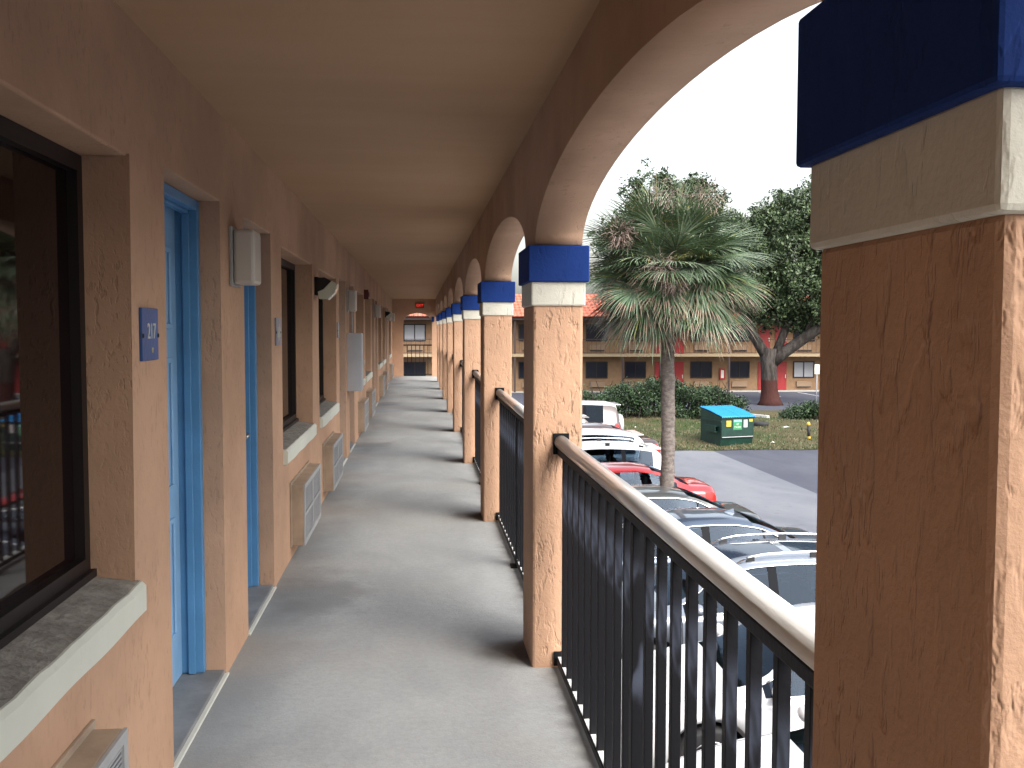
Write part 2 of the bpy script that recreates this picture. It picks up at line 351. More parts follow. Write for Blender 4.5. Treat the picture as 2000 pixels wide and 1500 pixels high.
obj('inner_wall', bm, 'stucco', bld)
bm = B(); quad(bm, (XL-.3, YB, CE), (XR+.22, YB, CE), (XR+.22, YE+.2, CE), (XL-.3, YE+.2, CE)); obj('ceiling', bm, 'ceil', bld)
bm = B(); bx(bm, -7.6, 1.0, YB, YE+.5, CE+.02, CE+.3); ro = obj('roof', bm, 'fascia', bld)
bm = B(); v = [bm.verts.new(p) for p in ((1.05, YB, CE+.3), (1.05, YE+.6, CE+.3), (-3.2, YE+.6, CE+1.5), (-3.2, YB, CE+1.5), (-7.6, YB, CE+.3), (-7.6, YE+.6, CE+.3))]
for q in ((0, 1, 2, 3), (3, 2, 5, 4), (0, 3, 4), (1, 5, 2), (0, 4, 5, 1)): bm.faces.new([v[i] for i in q])
obj('roof_tiles', bm, 'tile', bld)
# arcade
SPR = 1.912; CD = .405
cols = [.83] + [4.43+3.45*k for k in range(8)]
ends = sorted(cols + [-2.62, -6.07]) + [YE]
def arch_z(t, rise=.29): return SPR + rise*math.sqrt(max(0, 1-(2*t-1)**2))
prof = [(YB, SPR)]
for i, c0 in enumerate(ends[:-1]):
    prof += [(c0, SPR), (c0+CD, SPR)]
    y0, y1 = c0+CD, ends[i+1]
    for k in range(1, 28):
        t = .5-.5*math.cos(math.pi*k/28); prof.append((y0+(y1-y0)*t, arch_z(t)))
    prof.append((y1, SPR))
prof.append((YE+.2, SPR))
bm = B(); prev = None
pp = []
for y, z in prof:
    if pp and abs(pp[-1][0]-y) < 1e-5: continue
    pp.append((y, z))
for y, z in pp:
    cur = [bm.verts.new(p) for p in ((XR+.008, y, CE+.01), (XR+.008, y, z), (XO-.005, y, z), (XO-.005, y, CE+.2))]
    if prev:
        for a in range(3): bm.faces.new((prev[a], prev[a+1], cur[a+1], cur[a])).smooth = (a == 1)
    prev = cur
for y in (-2.62, -6.07): bx(bm, XR, XO, y, y+CD, G, SPR-.002)
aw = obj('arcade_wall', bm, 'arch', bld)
for i, y in enumerate(cols):
    bm = B(); bx(bm, XR, XO, y, y+CD, G, 1.646, bev=.012)
    c = obj('column', bm, 'stucco_col', bld)
    box('cream_band', 'cream', c, XR-.010, XO+.010, y-.010, y+CD+.010, 1.640, 1.752, bev=.008)
    box('blue_band', 'blue_band', c, XR-.024, XO+.024, y-.024, y+CD+.024, 1.746, SPR-.004 if i else 1.934, bev=.006)
# end wall with arched opening
E0, E1 = .04-.55, .04+.36   # opening in x
bm = B(); oc = (E0+E1)/2; hw = (E1-E0)/2; sp = 1.72; rs = .30
pts = [(E0+(E1-E0)*(.5-.5*math.cos(math.pi*k/16)), sp+rs*math.sqrt(max(0, 1-(1-2*(.5-.5*math.cos(math.pi*k/16)))**2))) for k in range(17)]
for y in (YE, YE+.2):
    quad(bm, (XL-.2, y, 0), (E0, y, 0), (E0, y, CE), (XL-.2, y, CE)); quad(bm, (E1, y, 0), (XO, y, 0), (XO, y, CE), (E1, y, CE))
    for k in range(16): quad(bm, (pts[k][0], y, pts[k][1]), (pts[k+1][0], y, pts[k+1][1]), (pts[k+1][0], y, CE), (pts[k][0], y, CE))
for k in range(16): quad(bm, (pts[k][0], YE, pts[k][1]), (pts[k+1][0], YE, pts[k+1][1]), (pts[k+1][0], YE+.2, pts[k+1][1]), (pts[k][0], YE+.2, pts[k][1]))
quad(bm, (E0, YE, 0), (E0, YE+.2, 0), (E0, YE+.2, sp), (E0, YE, sp)); quad(bm, (E1, YE, 0), (E1, YE+.2, 0), (E1, YE+.2, sp), (E1, YE, sp))
ew = obj('end_wall', bm, 'stucco', bld)
box('blue_band', 'blue_band', ew, E1-.01, XR-.03, YE-.03, YE-.002, 1.746, SPR-.004)

# doors
def door(y0, y1, lever):
    zt = 2.085; xf = XL-.085; xd = xf-.095
    d = B(); z0 = .03
    # leaf with moulded panels (3 rows x 2)
    ya, yb = y0+.045, y1-.045; W = yb-ya
    bx(d, xd-.04, xd, ya, yb, z0, zt-.045)
    dd = obj('door', d, 'door', bld)
    for r0, r1 in ((.10, .36), (.42, .70), (.76, .93)):
        for c0, c1 in ((.13, .45), (.55, .87)):
            A, Bq = ya+W*c0, ya+W*c1; Z0, Z1 = z0+1.98*r0, z0+1.98*r1
            bm = B()
            for (p0, p1, q0, q1) in ((A, Bq, Z0, Z0+.022), (A, Bq, Z1-.022, Z1), (A, A+.022, Z0+.022, Z1-.022), (Bq-.022, Bq, Z0+.022, Z1-.022)):
                bx(bm, xd, xd+.010, p0, p1, q0, q1, bev=.004)
            bx(bm, xd, xd+.006, A+.05, Bq-.05, Z0+.05, Z1-.05, bev=.005)
            obj('door_panel', bm, 'door', dd)
    bm = B()   # frame: face + jamb with stop
    for s, yy in ((1, y0), (-1, y1)):
        a, b = sorted((yy+s*.002, yy+s*.045)); bx(bm, xd-.05, xf, a, b, z0, zt-.003, bev=.004)
        a, b = sorted((yy+s*.045, yy+s*.060)); bx(bm, xd+.03, xf-.035, a, b, z0, zt-.06, bev=.003)
    bx(bm, xd-.05, xf, y0+.045, y1-.045, zt-.045, zt-.003, bev=.004); bx(bm, xd+.03, xf-.035, y0+.060, y1-.060, zt-.06, zt-.045, bev=.003)
    obj('door_frame', bm, 'frame_blue', dd)
    bm = B(); bx(bm, xd-.05, XL-.006, y0+.002, y1-.002, .002, .028, bev=.004); obj('threshold', bm, 'thresh', dd)
    bm = B(); bx(bm, XL-.022, XL+.012, y0-.01, y1+.01, .001, .012, bev=.003); obj('threshold_edge', bm, 'white_strip', dd)
    bm = B(); hy = ya+.07 if lever > 0 else yb-.07
    bx(bm, xd, xd+.014, hy-.045, hy+.045, .86, 1.10, bev=.005); tube(bm, [(xd, hy, .93), (xd+.055, hy, .93), (xd+.065, hy+lever*.03, .93), (xd+.065, hy+lever*.13, .925)], .010)
    obj('handle', bm, 'metal', dd)
for i, (a, b) in enumerate(DOORS): door(a, b, -1 if i % 2 else 1)
# windows
def window(y0, y1):
    xw = XL-.15; z0, z1 = .805, 2.045
    bm = B(); xa, xb = xw-.03, xw+.022
    bx(bm, xa, xb, y0+.001, y0+.045, z0, z1-.002); bx(bm, xa, xb, y1-.045, y1-.001, z0, z1-.002)
    bx(bm, xa, xb, y0+.045, y1-.045, z0, z0+.05); bx(bm, xa, xb, y0+.045, y1-.045, z1-.05, z1-.002); ym = (y0+y1)/2
    bx(bm, xa, xb-.012, ym-.025, ym+.025, z0+.05, z1-.05); bx(bm, xb-.01, xb+.018, y0+.001, y1-.001, z0-.01, z0+.012)
    wf = obj('window', bm, 'bronze', bld)
    for a, b in ((y0+.045, ym-.025), (ym+.025, y1-.045)):
        bm = B(); quad(bm, (xw-.008, a, z0+.05), (xw-.008, b, z0+.05), (xw-.008, b, z1-.05), (xw-.008, a, z1-.05)); obj('pane', bm, 'glass', wf)
    bm = B(); N = 26   # sill: rough sloped top and painted nose
    for k in range(N):
        ya, yb = y0-.012+(y1-y0+.024)*k/N, y0-.012+(y1-y0+.024)*(k+1)/N
        def nz(y): return .772+.0015*math.sin(y*23)+.0015*math.sin(y*61+1)
        quad(bm, (xw-.03, ya, .803), (xw-.03, yb, .803), (XL+.012, yb, nz(yb)), (XL+.012, ya, nz(ya)))
    o = obj('sill', bm, 'sill', wf)
    bm = B(); rings = []
    for k in range(N+1):
        y = y0-.012+(y1-y0+.024)*k/N; zt = .772+.0015*math.sin(y*23)+.0015*math.sin(y*61+1); zb = .674+.003*math.sin(y*11)
        rings.append([bm.verts.new(p) for p in ((XL-.004, y, zt+.001), (XL+.018, y, zt-.001), (XL+.030, y, zt-.014), (XL+.030, y, zb+.008), (XL+.022, y, zb), (XL-.004, y, zb))])
    for k in range(N):
        for a in range(5): bm.faces.new((rings[k][a], rings[k][a+1], rings[k+1][a+1], rings[k+1][a])).smooth = False
    bm.faces.new(rings[0]); bm.faces.new(rings[-1]); obj('sill_nose', bm, 'sill_face', wf)
for a, b in WINS[:7]+[WINS[7]]: window(a, b)

# ------------------------------------------------------------------ fixtures along the wall
def ac_unit(y0, label):
    t = thing('air_conditioner', label, 'air conditioner', (XL, y0, .09), 'air conditioners set through the wall below the windows')
    L = 1.07; H = .41; D = .088
    bm = B(); bx(bm, -.02, D, 0, L, 0, H, bev=.006); bx(bm, .0, .012, -.02, L+.02, -.01, H+.018, bev=.003)
    obj('sleeve', bm, 'ac_case', t, shift=False)
    bm = B(); x = D
    bx(bm, x, x+.010, 0, L, 0, .035); bx(bm, x, x+.010, 0, L, H-.03, H); bx(bm, x, x+.010, 0, .035, .035, H-.03); bx(bm, x, x+.010, L-.035, L, .035, H-.03); bx(bm, x, x+.008, L*.5-.02, L*.5+.02, .035, H-.03)
    bx(bm, x, x+.008, .035, L*.5-.02, .19, .21); bx(bm, x, x+.008, L*.5+.02, L-.035, .19, .21)
    for k in range(24):
        z = .042+.014*k
        if abs(z+.002-.20) < .014: continue
        bx(bm, x, x+.004, .035, L*.5-.02, z, z+.005); bx(bm, x, x+.004, L*.5+.02, L-.035, z, z+.005)
    g = obj('grille', bm, 'ac_grille', t, shift=False)
    bm = B(); bx(bm, D, D+.002, .035, L-.035, .035, H-.03); obj('coil', bm, 'coil', t, shift=False)
aclabels = ['tan metal air conditioner below the nearest window, cut by the bottom of the photo',
 'tan and grey air conditioner on the wall just past the second blue door', 'air conditioner under the second window past the doors, the next one along the walkway',
 'air conditioner beyond the grey panel box, the nearer of that pair', 'air conditioner beyond the grey panel box, the farther of that pair',
 'sixth air conditioner along the walkway, seen very foreshortened', 'seventh air conditioner along the walkway, small and far off', 'farthest air conditioner along the walkway, next to the end wall']
for (a, b), l in zip(sorted(WINS), aclabels): ac_unit(a+.3 if abs((a-6.38) % 7.37) < .01 else a+.24, l)
def wall_lamp(y, label):
    t = thing('wall_lamp', label, 'wall lamp', (XL, y, 1.74), 'boxy wall lamps between the blue doors')
    bm = B(); bx(bm, 0, .016, -.015, .215, -.01, .262, bev=.004); obj('back_plate', bm, 'ac_grille', t, shift=False)
    bm = B(); bx(bm, .016, .112, 0, .20, 0, .25, bev=.016); obj('diffuser', bm, 'lamp', t, shift=False)
for y, l in ((4.66, 'boxy off-white wall lamp beside the second blue door, nearest to the camera'), (12.0, 'off-white wall lamp directly above the grey electrical panel'), (19.4, 'third boxy wall lamp along the walkway wall'),
             (26.8, 'fourth boxy wall lamp along the wall, small beside the far floodlight'), (30.6, 'farthest boxy wall lamp, close to the end wall')): wall_lamp(y, l)
def flood(y, label):
    t = thing('floodlight', label, 'floodlight', (XL, y, 1.84), 'floodlights on the walkway wall')
    bm = B(); bx(bm, 0, .03, -.07, .07, -.03, .12, bev=.005); tube(bm, [(.02, 0, .08), (.09, 0, .06)], .012)
    obj('bracket', bm, 'bronze', t, shift=False)
    bm = B()   # housing: tilted tapered box
    pr = [(.02, .11), (.085, .115), (.14, .085), (.075, .02), (.03, .0)]
    for q in (0,):
        va = [bm.verts.new((x, -.09, z)) for x, z in pr]; vb = [bm.verts.new((x, .09, z)) for x, z in pr]
        bm.faces.new(va); bm.faces.new(vb[::-1])
        for i in range(5): bm.faces.new((va[i], va[(i+1) % 5], vb[(i+1) % 5], vb[i]))
    obj('housing', bm, 'bronze', t, shift=False)
    bm = B(); pr = [(.143, .087), (.19, .06), (.165, -.01), (.11, -.065), (.04, -.06), (.03, -.003), (.077, .017)]
    va = [bm.verts.new((x, -.095, z)) for x, z in pr]; vb = [bm.verts.new((x, .095, z)) for x, z in pr]
    bm.faces.new(va); bm.faces.new(vb[::-1])
    for i in range(7): bm.faces.new((va[i], va[(i+1) % 7], vb[(i+1) % 7], vb[i]))
    obj('lens', bm, 'lamp_clear', t, shift=False)
flood(8.42, 'tilted floodlight with pale lens on the pier between two windows'); flood(25.35, 'small far floodlight between the third and fourth wall lamps')
t = thing('electrical_panel', 'tall light grey metal panel box on the wall under a lamp', 'electrical box', (XL, 11.98, .79))
box('cabinet', 'box', t, 0, .17, 0, .34, 0, .69, bev=.005, shift=False); box('panel_door', 'box', t, .17, .176, .012, .328, .015, .675, bev=.002, shift=False)
bm = B(); bx(bm, .176, .19, .29, .31, .30, .36); obj('latch', bm, 'metal', t, shift=False)
bm = B(); tube(bm, [(.05, .17, .69), (.05, .17, .95)], .011); obj('conduit', bm, 'box', t, shift=False)
t = thing('fire_alarm', 'small dark red alarm box high on the wall past the grey panel', 'alarm', (XL, 15.75, 1.99))
box('case', 'alarm', t, 0, .07, 0, .13, 0, .15, bev=.006, shift=False); bm = B(); lathe(bm, [(.0, .085), (.04, .08), (.045, .07)], 'x', 12, (0, .065, .075)); obj('sounder', bm, 'alarm', t, shift=False)
def plate(y, z, label, digits, mk):
    t = thing('number_plate', label, 'number plate', (XL, y, z), 'room number plates beside the blue doors')
    bm = B(); bx(bm, 0, .010, 0, .19, 0, .165, bev=.002); obj('plate', bm, mk, t, shift=False)
    for yy in (.006, .184):
        bm = B(); lathe(bm, [(.008, .010), (.006, .013), (.0, .014)], 'x', 10, (0, yy, .078)); obj('screw', bm, 'dark', t, shift=False)
    mw = Matrix.Translation((.011, .105, .09)) @ Matrix(((0, 0, 1, 0), (1, 0, 0, 0), (0, 1, 0, 0), (0, 0, 0, 1)))
    if digits:
        text('digits', digits, .070, 'ink', t, mw, .001, .95)
        bm = B(); bx(bm, .010, .012, .10, .122, .033, .040); bx(bm, .010, .012, .104, .118, .024, .033); obj('emblem', bm, 'ink_tan', t, shift=False)
    else:
        bm = B()
        for a, z0, z1 in ((.055, .05, .11), (.085, .03, .075), (.10, .08, .125), (.13, .05, .105)): bx(bm, .010, .0115, a, a+.018, z0, z1, bev=.003)
        obj('worn_digits', bm, 'ink', t, shift=False)
plate(3.165, 1.437, 'blue room number plate reading 217 beside the nearest door', '217', 'plate_blue')
plate(6.06, 1.435, 'worn grey room number plate just past the second door', None, 'plate_grey')
plate(10.56, 1.435, 'small worn plate just before the third blue door', None, 'plate_grey')
# exit sign
t = thing('exit_sign', 'red lit EXIT sign under the ceiling on the end wall', 'exit sign', (0.02, YE-.005, 2.16))
box('casing', 'exit_box', t, -.13, .13, -.06, 0, .02, .17, bev=.005, shift=False)
text('letters', 'EXIT', .12, 'exit', t, Matrix.Translation((0, -.063, .10)) @ Matrix.Rotation(R(90), 4, 'X'), .002, .9)

# ------------------------------------------------------------------ railings
RX = .632
def railing(y0, y1, label):
    t = thing('railing', label, 'railing', (RX, y0, 0), 'black railings between the columns'); L = y1-y0
    bm = B(); tube(bm, [(0, .012, 1.03), (0, L-.012, 1.03)], .031, 16); obj('handrail', bm, 'handrail', t, shift=False)
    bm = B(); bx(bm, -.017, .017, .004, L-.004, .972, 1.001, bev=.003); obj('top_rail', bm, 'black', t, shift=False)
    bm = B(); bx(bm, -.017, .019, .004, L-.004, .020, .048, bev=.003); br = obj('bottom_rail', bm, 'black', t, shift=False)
    bm = B(); bx(bm, -.011, .034, .006, L-.006, .0485, .052); obj('rail_cap', bm, 'handrail', br, shift=False)
    for yy in (.004, L-.004):
        bm = B(); s = 1 if yy < 1 else -1
        a, b = sorted((yy, yy+s*.008)); bx(bm, -.036, .036, a, b, .975, 1.07, bev=.002); a, b = sorted((yy, yy+s*.010)); bx(bm, -.030, .030, a, b, .01, .075, bev=.002)
        obj('bracket', bm, 'black', t, shift=False)
    bm = B(); bx(bm, -.019, .019, L/2-.019, L/2+.019, .001, .972, bev=.003); bx(bm, -.05, .05, L/2-.05, L/2+.05, .001, .010); obj('post', bm, 'black', t, shift=False)
    nn = int(round(L/.148)); st = L/nn; me = None
    for k in range(1, nn):
        y = st*k
        if abs(y-L/2) < .05: continue
        if me is None:
            bm = B(); bx(bm, -.0125, .0125, -.0125, .0125, .052, .972, bev=.002); o = obj('picket', bm, 'black', t, shift=False); me = o.data
        else:
            o = bpy.data.objects.new('picket', me); COL.objects.link(o); o.parent = t
        o.location = (0, y, 0)
rl = ['black railing with a shiny handrail between the two nearest columns', 'black railing between the second and third columns', 'black railing between the third and fourth columns, mostly hidden', 'black railing beyond the fourth column, a dark sliver',
      'handrail end showing past the fifth column', 'handrail end showing past the sixth column', 'far handrail end past the seventh column', 'last railing of the row before the end wall']
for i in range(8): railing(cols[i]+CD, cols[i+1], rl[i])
t = thing('end_railing', 'small black railing across the arched opening of the end wall', 'railing', (E0, YE+.1, 0)); L = E1-E0
bm = B(); bx(bm, 0, L, -.02, .02, .98, 1.02); bx(bm, 0, L, -.015, .015, .05, .08); obj('rail', bm, 'black', t, shift=False)
for k in range(1, 7):
    bm = B(); bx(bm, L*k/7-.010, L*k/7+.010, -.01, .01, .08, .98); obj('picket', bm, 'black', t, shift=False)

exec_parts = True
# ------------------------------------------------------------------ cars
def pch(pts):
    xs = [p[0] for p in pts]; ysv = [p[1] for p in pts]; n_ = len(xs)
    h = [xs[i+1]-xs[i] for i in range(n_-1)]; dl = [(ysv[i+1]-ysv[i])/h[i] for i in range(n_-1)]
    ms = [dl[0]] + [0 if dl[i-1]*dl[i] <= 0 else 2*dl[i-1]*dl[i]/(dl[i-1]+dl[i]) for i in range(1, n_-1)] + [dl[-1]]
    def F(x):
        x = min(max(x, xs[0]), xs[-1]); i = 0
        while i < n_-2 and x > xs[i+1]: i += 1
        t = (x-xs[i])/h[i]; t2, t3 = t*t, t*t*t
        return (2*t3-3*t2+1)*ysv[i]+(t3-2*t2+t)*h[i]*ms[i]+(-2*t3+3*t2)*ysv[i+1]+(t3-t2)*h[i]*ms[i+1]
    return F
CARS = {
 'sedan': dict(L=4.65, H=1.44, T=[(0, .60), (.06, .68), (.45, .83), (1.05, .94), (1.3, 1.0), (2.0, 1.36), (2.45, 1.435), (2.9, 1.44), (3.3, 1.395), (3.75, 1.235), (4.12, 1.07), (4.45, 1.05), (4.6, 1.0), (4.65, .84)],
   Bl=[(0, .56), (.3, .72), (1.2, .89), (2.5, .93), (3.8, .97), (4.5, .95), (4.65, .80)], ws=(1.24, 2.02), rs=(3.28, 4.06), sg=(1.42, 3.78), pil=[(2.48, 2.60), (3.42, 3.45)], wb=(.93, 3.68), rail=False),
 'suv': dict(L=4.6, H=1.66, T=[(0, .72), (.06, .82), (.4, .97), (.95, 1.06), (1.2, 1.13), (1.85, 1.54), (2.3, 1.64), (2.9, 1.665), (3.7, 1.63), (4.1, 1.56), (4.42, 1.20), (4.55, 1.02), (4.6, .86)],
   Bl=[(0, .66), (.3, .84), (1.1, 1.0), (2.5, 1.03), (3.8, 1.07), (4.45, 1.04), (4.6, .84)], ws=(1.14, 1.88), rs=(4.08, 4.46), sg=(1.32, 4.02), pil=[(2.36, 2.47), (3.28, 3.38)], wb=(.9, 3.58), rail=True),
 'boxy': dict(L=4.7, H=1.83, T=[(0, .85), (.06, .98), (.4, 1.08), (1.15, 1.14), (1.35, 1.22), (1.75, 1.70), (2.1, 1.80), (3.0, 1.83), (4.2, 1.80), (4.45, 1.74), (4.58, 1.3), (4.66, 1.0), (4.7, .8)],
   Bl=[(0, .78), (.3, .98), (1.1, 1.06), (2.5, 1.10), (3.8, 1.12), (4.5, 1.10), (4.7, .78)], ws=(1.3, 1.78), rs=(4.46, 4.60), sg=(1.46, 4.02), pil=[(2.45, 2.56), (3.35, 3.45)], wb=(.9, 3.65), rail=False)}
def carpaint(name, c, metal=.0, rough=.28):
    m = mat(name, c, rough, metal, .5, 1.0); n = NB(m)
    n.base(n.mix(n.ramp(n.noise(2.5, 5), .35, .7), c, tuple(x*.88+.01 for x in c))); return m
def car(kind, x, y, label, paint_m, roof_m=None, sunroof=False, fin=False, chrome=True, rear_wiper=False, spare=False, rails=None, S=1.0, zsc=1.0):
    P = CARS[kind]; L = P['L']; T = pch(P['T']); BL = pch(P['Bl'])
    Wf = pch([(0, .58), (.08, .70), (.3, .82), (.8, .89), (1.5, .905), (3.4, .905), (4.1, .87), (L-.15, .80), (L-.05, .74), (L, .62)])
    t = thing('parked_car', label, 'car', (x, y, G), 'cars parked side by side below the walkway'); t.scale = (1, 1, zsc)
    sx = sorted(set([round(.05*i, 4) for i in range(int(L/.05)+1)] + [.02, L, L-.02, round(L-.01, 4)] + list(P['ws']) + list(P['rs']) + list(P['sg']) + [q for a in P['pil'] for q in a]))
    wr = .335; r_a = .385
    def section(s):
        T_, B_, W_ = T(s), BL(s), Wf(s); T_ = max(T_, B_+.02)
        c = min(1, max(0, (T_-B_-.10)/.28)); Rw = W_*.80*(1-c)+.615*c
        if kind == 'boxy': Rw = W_*.80*(1-c)+.69*c
        z6 = (B_+.02+(T_-B_)*.5)*(1-c) + (T_-.095)*c; zs_ = .20+.06*(s < .5)
        for wc in P['wb']:
            if abs(s-wc) < r_a: zs_ = max(zs_, wr+math.sqrt(r_a**2-(s-wc)**2))
        zs_ = min(zs_, B_-.13)
        e = min(1, s/.25, (L-s)/.2)
        return [(W_*.93, zs_), (W_*.985, min(zs_+.05, B_-.12)), (W_, max(zs_+.06, .62*B_)), (W_*.992, B_-.07), (W_*.965, B_-.012), (W_*.915, B_+.015), (Rw+.015, z6), (Rw-.05, T_-.035 if c > .5 else z6+(T_-z6)*.5), (Rw*.55, T_-.008), (0, T_)]
    mats = {'body': 0, 'glass': 1}
    groups = {}
    def put(key, ps): groups.setdefault(key, []).append(ps)
    secs = [(s, section(s)) for s in sx]
    def key_of(s, a, side):
        tc = (T(s)-BL(s))
        if a == 5 and P['sg'][0] < s < P['sg'][1] and tc > .17:
            for j, (p0, p1) in enumerate(P['pil']):
                if p0 < s < p1: return ('window_pillar', side, j)
            seg_ = sum(1 for p0, p1 in P['pil'] if s > p1); return ('side_window', side, seg_)
        if a >= 7 and P['ws'][0] < s < P['ws'][1]: return 'windshield'
        if a >= 7 and P['rs'][0] < s < P['rs'][1]: return 'rear_window'
        if a in (3, 4) and s < .42 and s > .05: return ('headlight', side)
        if a in (2, 3) and s > L-.32: return ('tail_light', side)
        if sunroof and a >= 8 and ((P['ws'][1]+.14 < s < P['ws'][1]+.80) or (P['ws'][1]+.92 < s < P['ws'][1]+1.6)): return 'sunroof'
        if roof_m and a >= 6 and P['ws'][1]-.06 < s < P['rs'][0]+.06: return 'roof_panel'
        if a in (0,) : return 'lower_trim' if kind != 'sedan' else 'body'
        return 'body'
    for i in range(len(secs)-1):
        s0, A = secs[i]; s1, Bq = secs[i+1]; sm = (s0+s1)/2
        for a in range(9):
            for side in (-1, 1):
                put(key_of(sm, a, side), [(s0, side*A[a][0], A[a][1]), (s1, side*Bq[a][0], Bq[a][1]), (s1, side*Bq[a+1][0], Bq[a+1][1]), (s0, side*A[a+1][0], A[a+1][1])])
    for s, A in (secs[0], secs[-1]):
        for a in range(9): put('body', [(s, -A[a][0], A[a][1]), (s, A[a][0], A[a][1]), (s, A[a+1][0], A[a+1][1]), (s, -A[a+1][0], A[a+1][1])])
    names = {'body': ('body', paint_m), 'windshield': ('windshield', 'wsglass'), 'rear_window': ('rear_window', 'side_glass'), 'window_pillar': ('window_pillar', 'pillar'), 'sunroof': ('sunroof', 'cglass'), 'roof_panel': ('roof_panel', roof_m), 'lower_trim': ('lower_trim', 'plastic')}
    for k, qs in groups.items():
        bm = B()
        for ps in qs:
            vs = [bm.verts.new(Vector(p)*S) for p in ps]
            try: bm.faces.new(vs).smooth = True
            except ValueError: pass
        bmesh.ops.remove_doubles(bm, verts=bm.verts[:], dist=1e-4); bmesh.ops.dissolve_degenerate(bm, edges=bm.edges[:], dist=1e-4)
        if isinstance(k, tuple): nm, mk = {'window_pillar': ('window_pillar', 'pillar'), 'side_window': ('side_window', 'side_glass'), 'headlight': ('headlight', 'head'), 'tail_light': ('tail_light', 'tail')}[k[0]]
        else: nm, mk = names[k]
        obj(nm, bm, mk, t, shift=False)
    # dark floor pan so the arches read dark
    bm = B(); bx(bm, .25, P['ws'][0]-.1, -.66, .66, .18, .55); bx(bm, P['ws'][0]-.1, P['rs'][1]-.1, -.68, .68, .18, .66); bx(bm, P['rs'][1]-.1, L-.25, -.66, .66, .18, .55)
    bx(bm, P['ws'][0]+.05, P['ws'][0]+.55, -.72, .72, .66, BL(1.4)-.02, bev=.04); obj('underbody', bm, 'plastic', t, shift=False)
    up_ = BL(2.5)
    for sx0 in (2.25, 3.1):
        for yy in (-.36, .36):
            bm = B(); bx(bm, sx0, sx0+.14, yy-.23, yy+.23, .6, up_+.10, bev=.05); bx(bm, sx0+.03, sx0+.12, yy-.12, yy+.12, up_+.12, up_+.30, bev=.04); bx(bm, sx0-.45, sx0, yy-.24, yy+.24, .6, .74, bev=.03)
            obj('seat', bm, 'seat_light' if 'red' in label or 'tan' in label else 'seat_dark', t, shift=False)
    bm = B(); lathe(bm, [(.16, 0), (.175, .012), (.19, 0), (.175, -.012), (.16, 0)], 'x', 18, (P['ws'][0]+.72, -.36, up_-.02)); obj('steering_wheel', bm, 'plastic', t, shift=False)
    if chrome:
        for side in (-1, 1):
            bm = B(); pts = []
            for s in sx:
                if P['sg'][0]-.02 <= s <= P['sg'][1] and T(s)-BL(s) > .17:
                    q = section(s)[6]; pts.append((s, side*(q[0]+.004), q[1]+.004))
            tube(bm, pts, .011, 6); pts = [(s, side*(section(s)[5][0]+.012), section(s)[5][1]) for s in sx if P['sg'][0] <= s <= P['sg'][1] and T(s)-BL(s) > .17]
            tube(bm, pts, .009, 6); obj('window_trim', bm, 'chrome', t, shift=False)
    for wx in P['wb']:
        for side in (-1, 1):
            bm = B(); yc = side*.80
            lathe(bm, [(.20, -.09), (.30, -.105), (wr-.015, -.10), (wr, -.07), (wr, .07), (wr-.015, .10), (.30, .105), (.215, .09)], 'y', 28, (wx, yc, wr)); wh = obj('wheel', bm, 'tyre', t, shift=False)
            bm = B(); lathe(bm, [(.0, side*.075), (.05, side*.08), (.06, side*.06), (.07, side*.03)], 'y', 20, (wx, yc, wr)); lathe(bm, [(.215, side*.09), (.225, side*.10), (.20, side*.085), (.195, side*.0)], 'y', 28, (wx, yc, wr))
            for q in range(5):
                a = q*2*math.pi/5+.3; ca, sa = math.cos(a), math.sin(a); w_ = .028
                quad(bm, (wx+ca*.04-sa*w_, yc+side*.075, wr+sa*.04+ca*w_), (wx+ca*.04+sa*w_, yc+side*.075, wr+sa*.04-ca*w_), (wx+ca*.20+sa*w_*.8, yc+side*.085, wr+sa*.20-ca*w_*.8), (wx+ca*.20-sa*w_*.8, yc+side*.085, wr+sa*.20+ca*w_*.8))
            obj('rim', bm, 'rim', wh, shift=False)
    for side in (-1, 1):   # mirrors, handles
        s = P['sg'][0]+.12; q = section(s)
        bm = B(); zc = q[5][1]+.09; yy = q[5][0]
        bmesh.ops.create_uvsphere(bm, u_segments=12, v_segments=8, radius=1, matrix=Matrix.Translation((s, side*(yy+.13), zc)) @ Matrix.Diagonal((.075, .115, .072, 1)))
        bx(bm, s-.03, s+.03, min(side*(yy-.02), side*(yy+.06)), max(side*(yy-.02), side*(yy+.06)), zc-.07, zc-.03)
        for fc in bm.faces: fc.smooth = True
        obj('side_mirror', bm, paint_m, t, shift=False)
        for hx in (P['pil'][0][0]-.12, P['pil'][1][0]-.10):
            q = section(hx); bm = B(); a, b = sorted((side*(q[3][0]-.005), side*(q[3][0]+.028))); bx(bm, hx-.10, hx+.07, a, b, q[3][1]-.05, q[3][1]-.02, bev=.008); obj('door_handle', bm, 'chrome' if chrome else paint_m, t, shift=False)
        bm = B()   # door seams as thin dark strips
        for sx_ in (P['sg'][0]-.05, P['pil'][0][0]+.06, P['pil'][1][0]+.10):
            pr = [section(sx_)[k] for k in (1, 2, 3, 4, 5)]
            for (p0, p1) in zip(pr[:-1], pr[1:]): quad(bm, (sx_-.004, side*(p0[0]+.0025), p0[1]), (sx_+.004, side*(p0[0]+.0025), p0[1]), (sx_+.004, side*(p1[0]+.0025), p1[1]), (sx_-.004, side*(p1[0]+.0025), p1[1]))
        obj('door_seam', bm, 'dark', t, shift=False, norm=False)
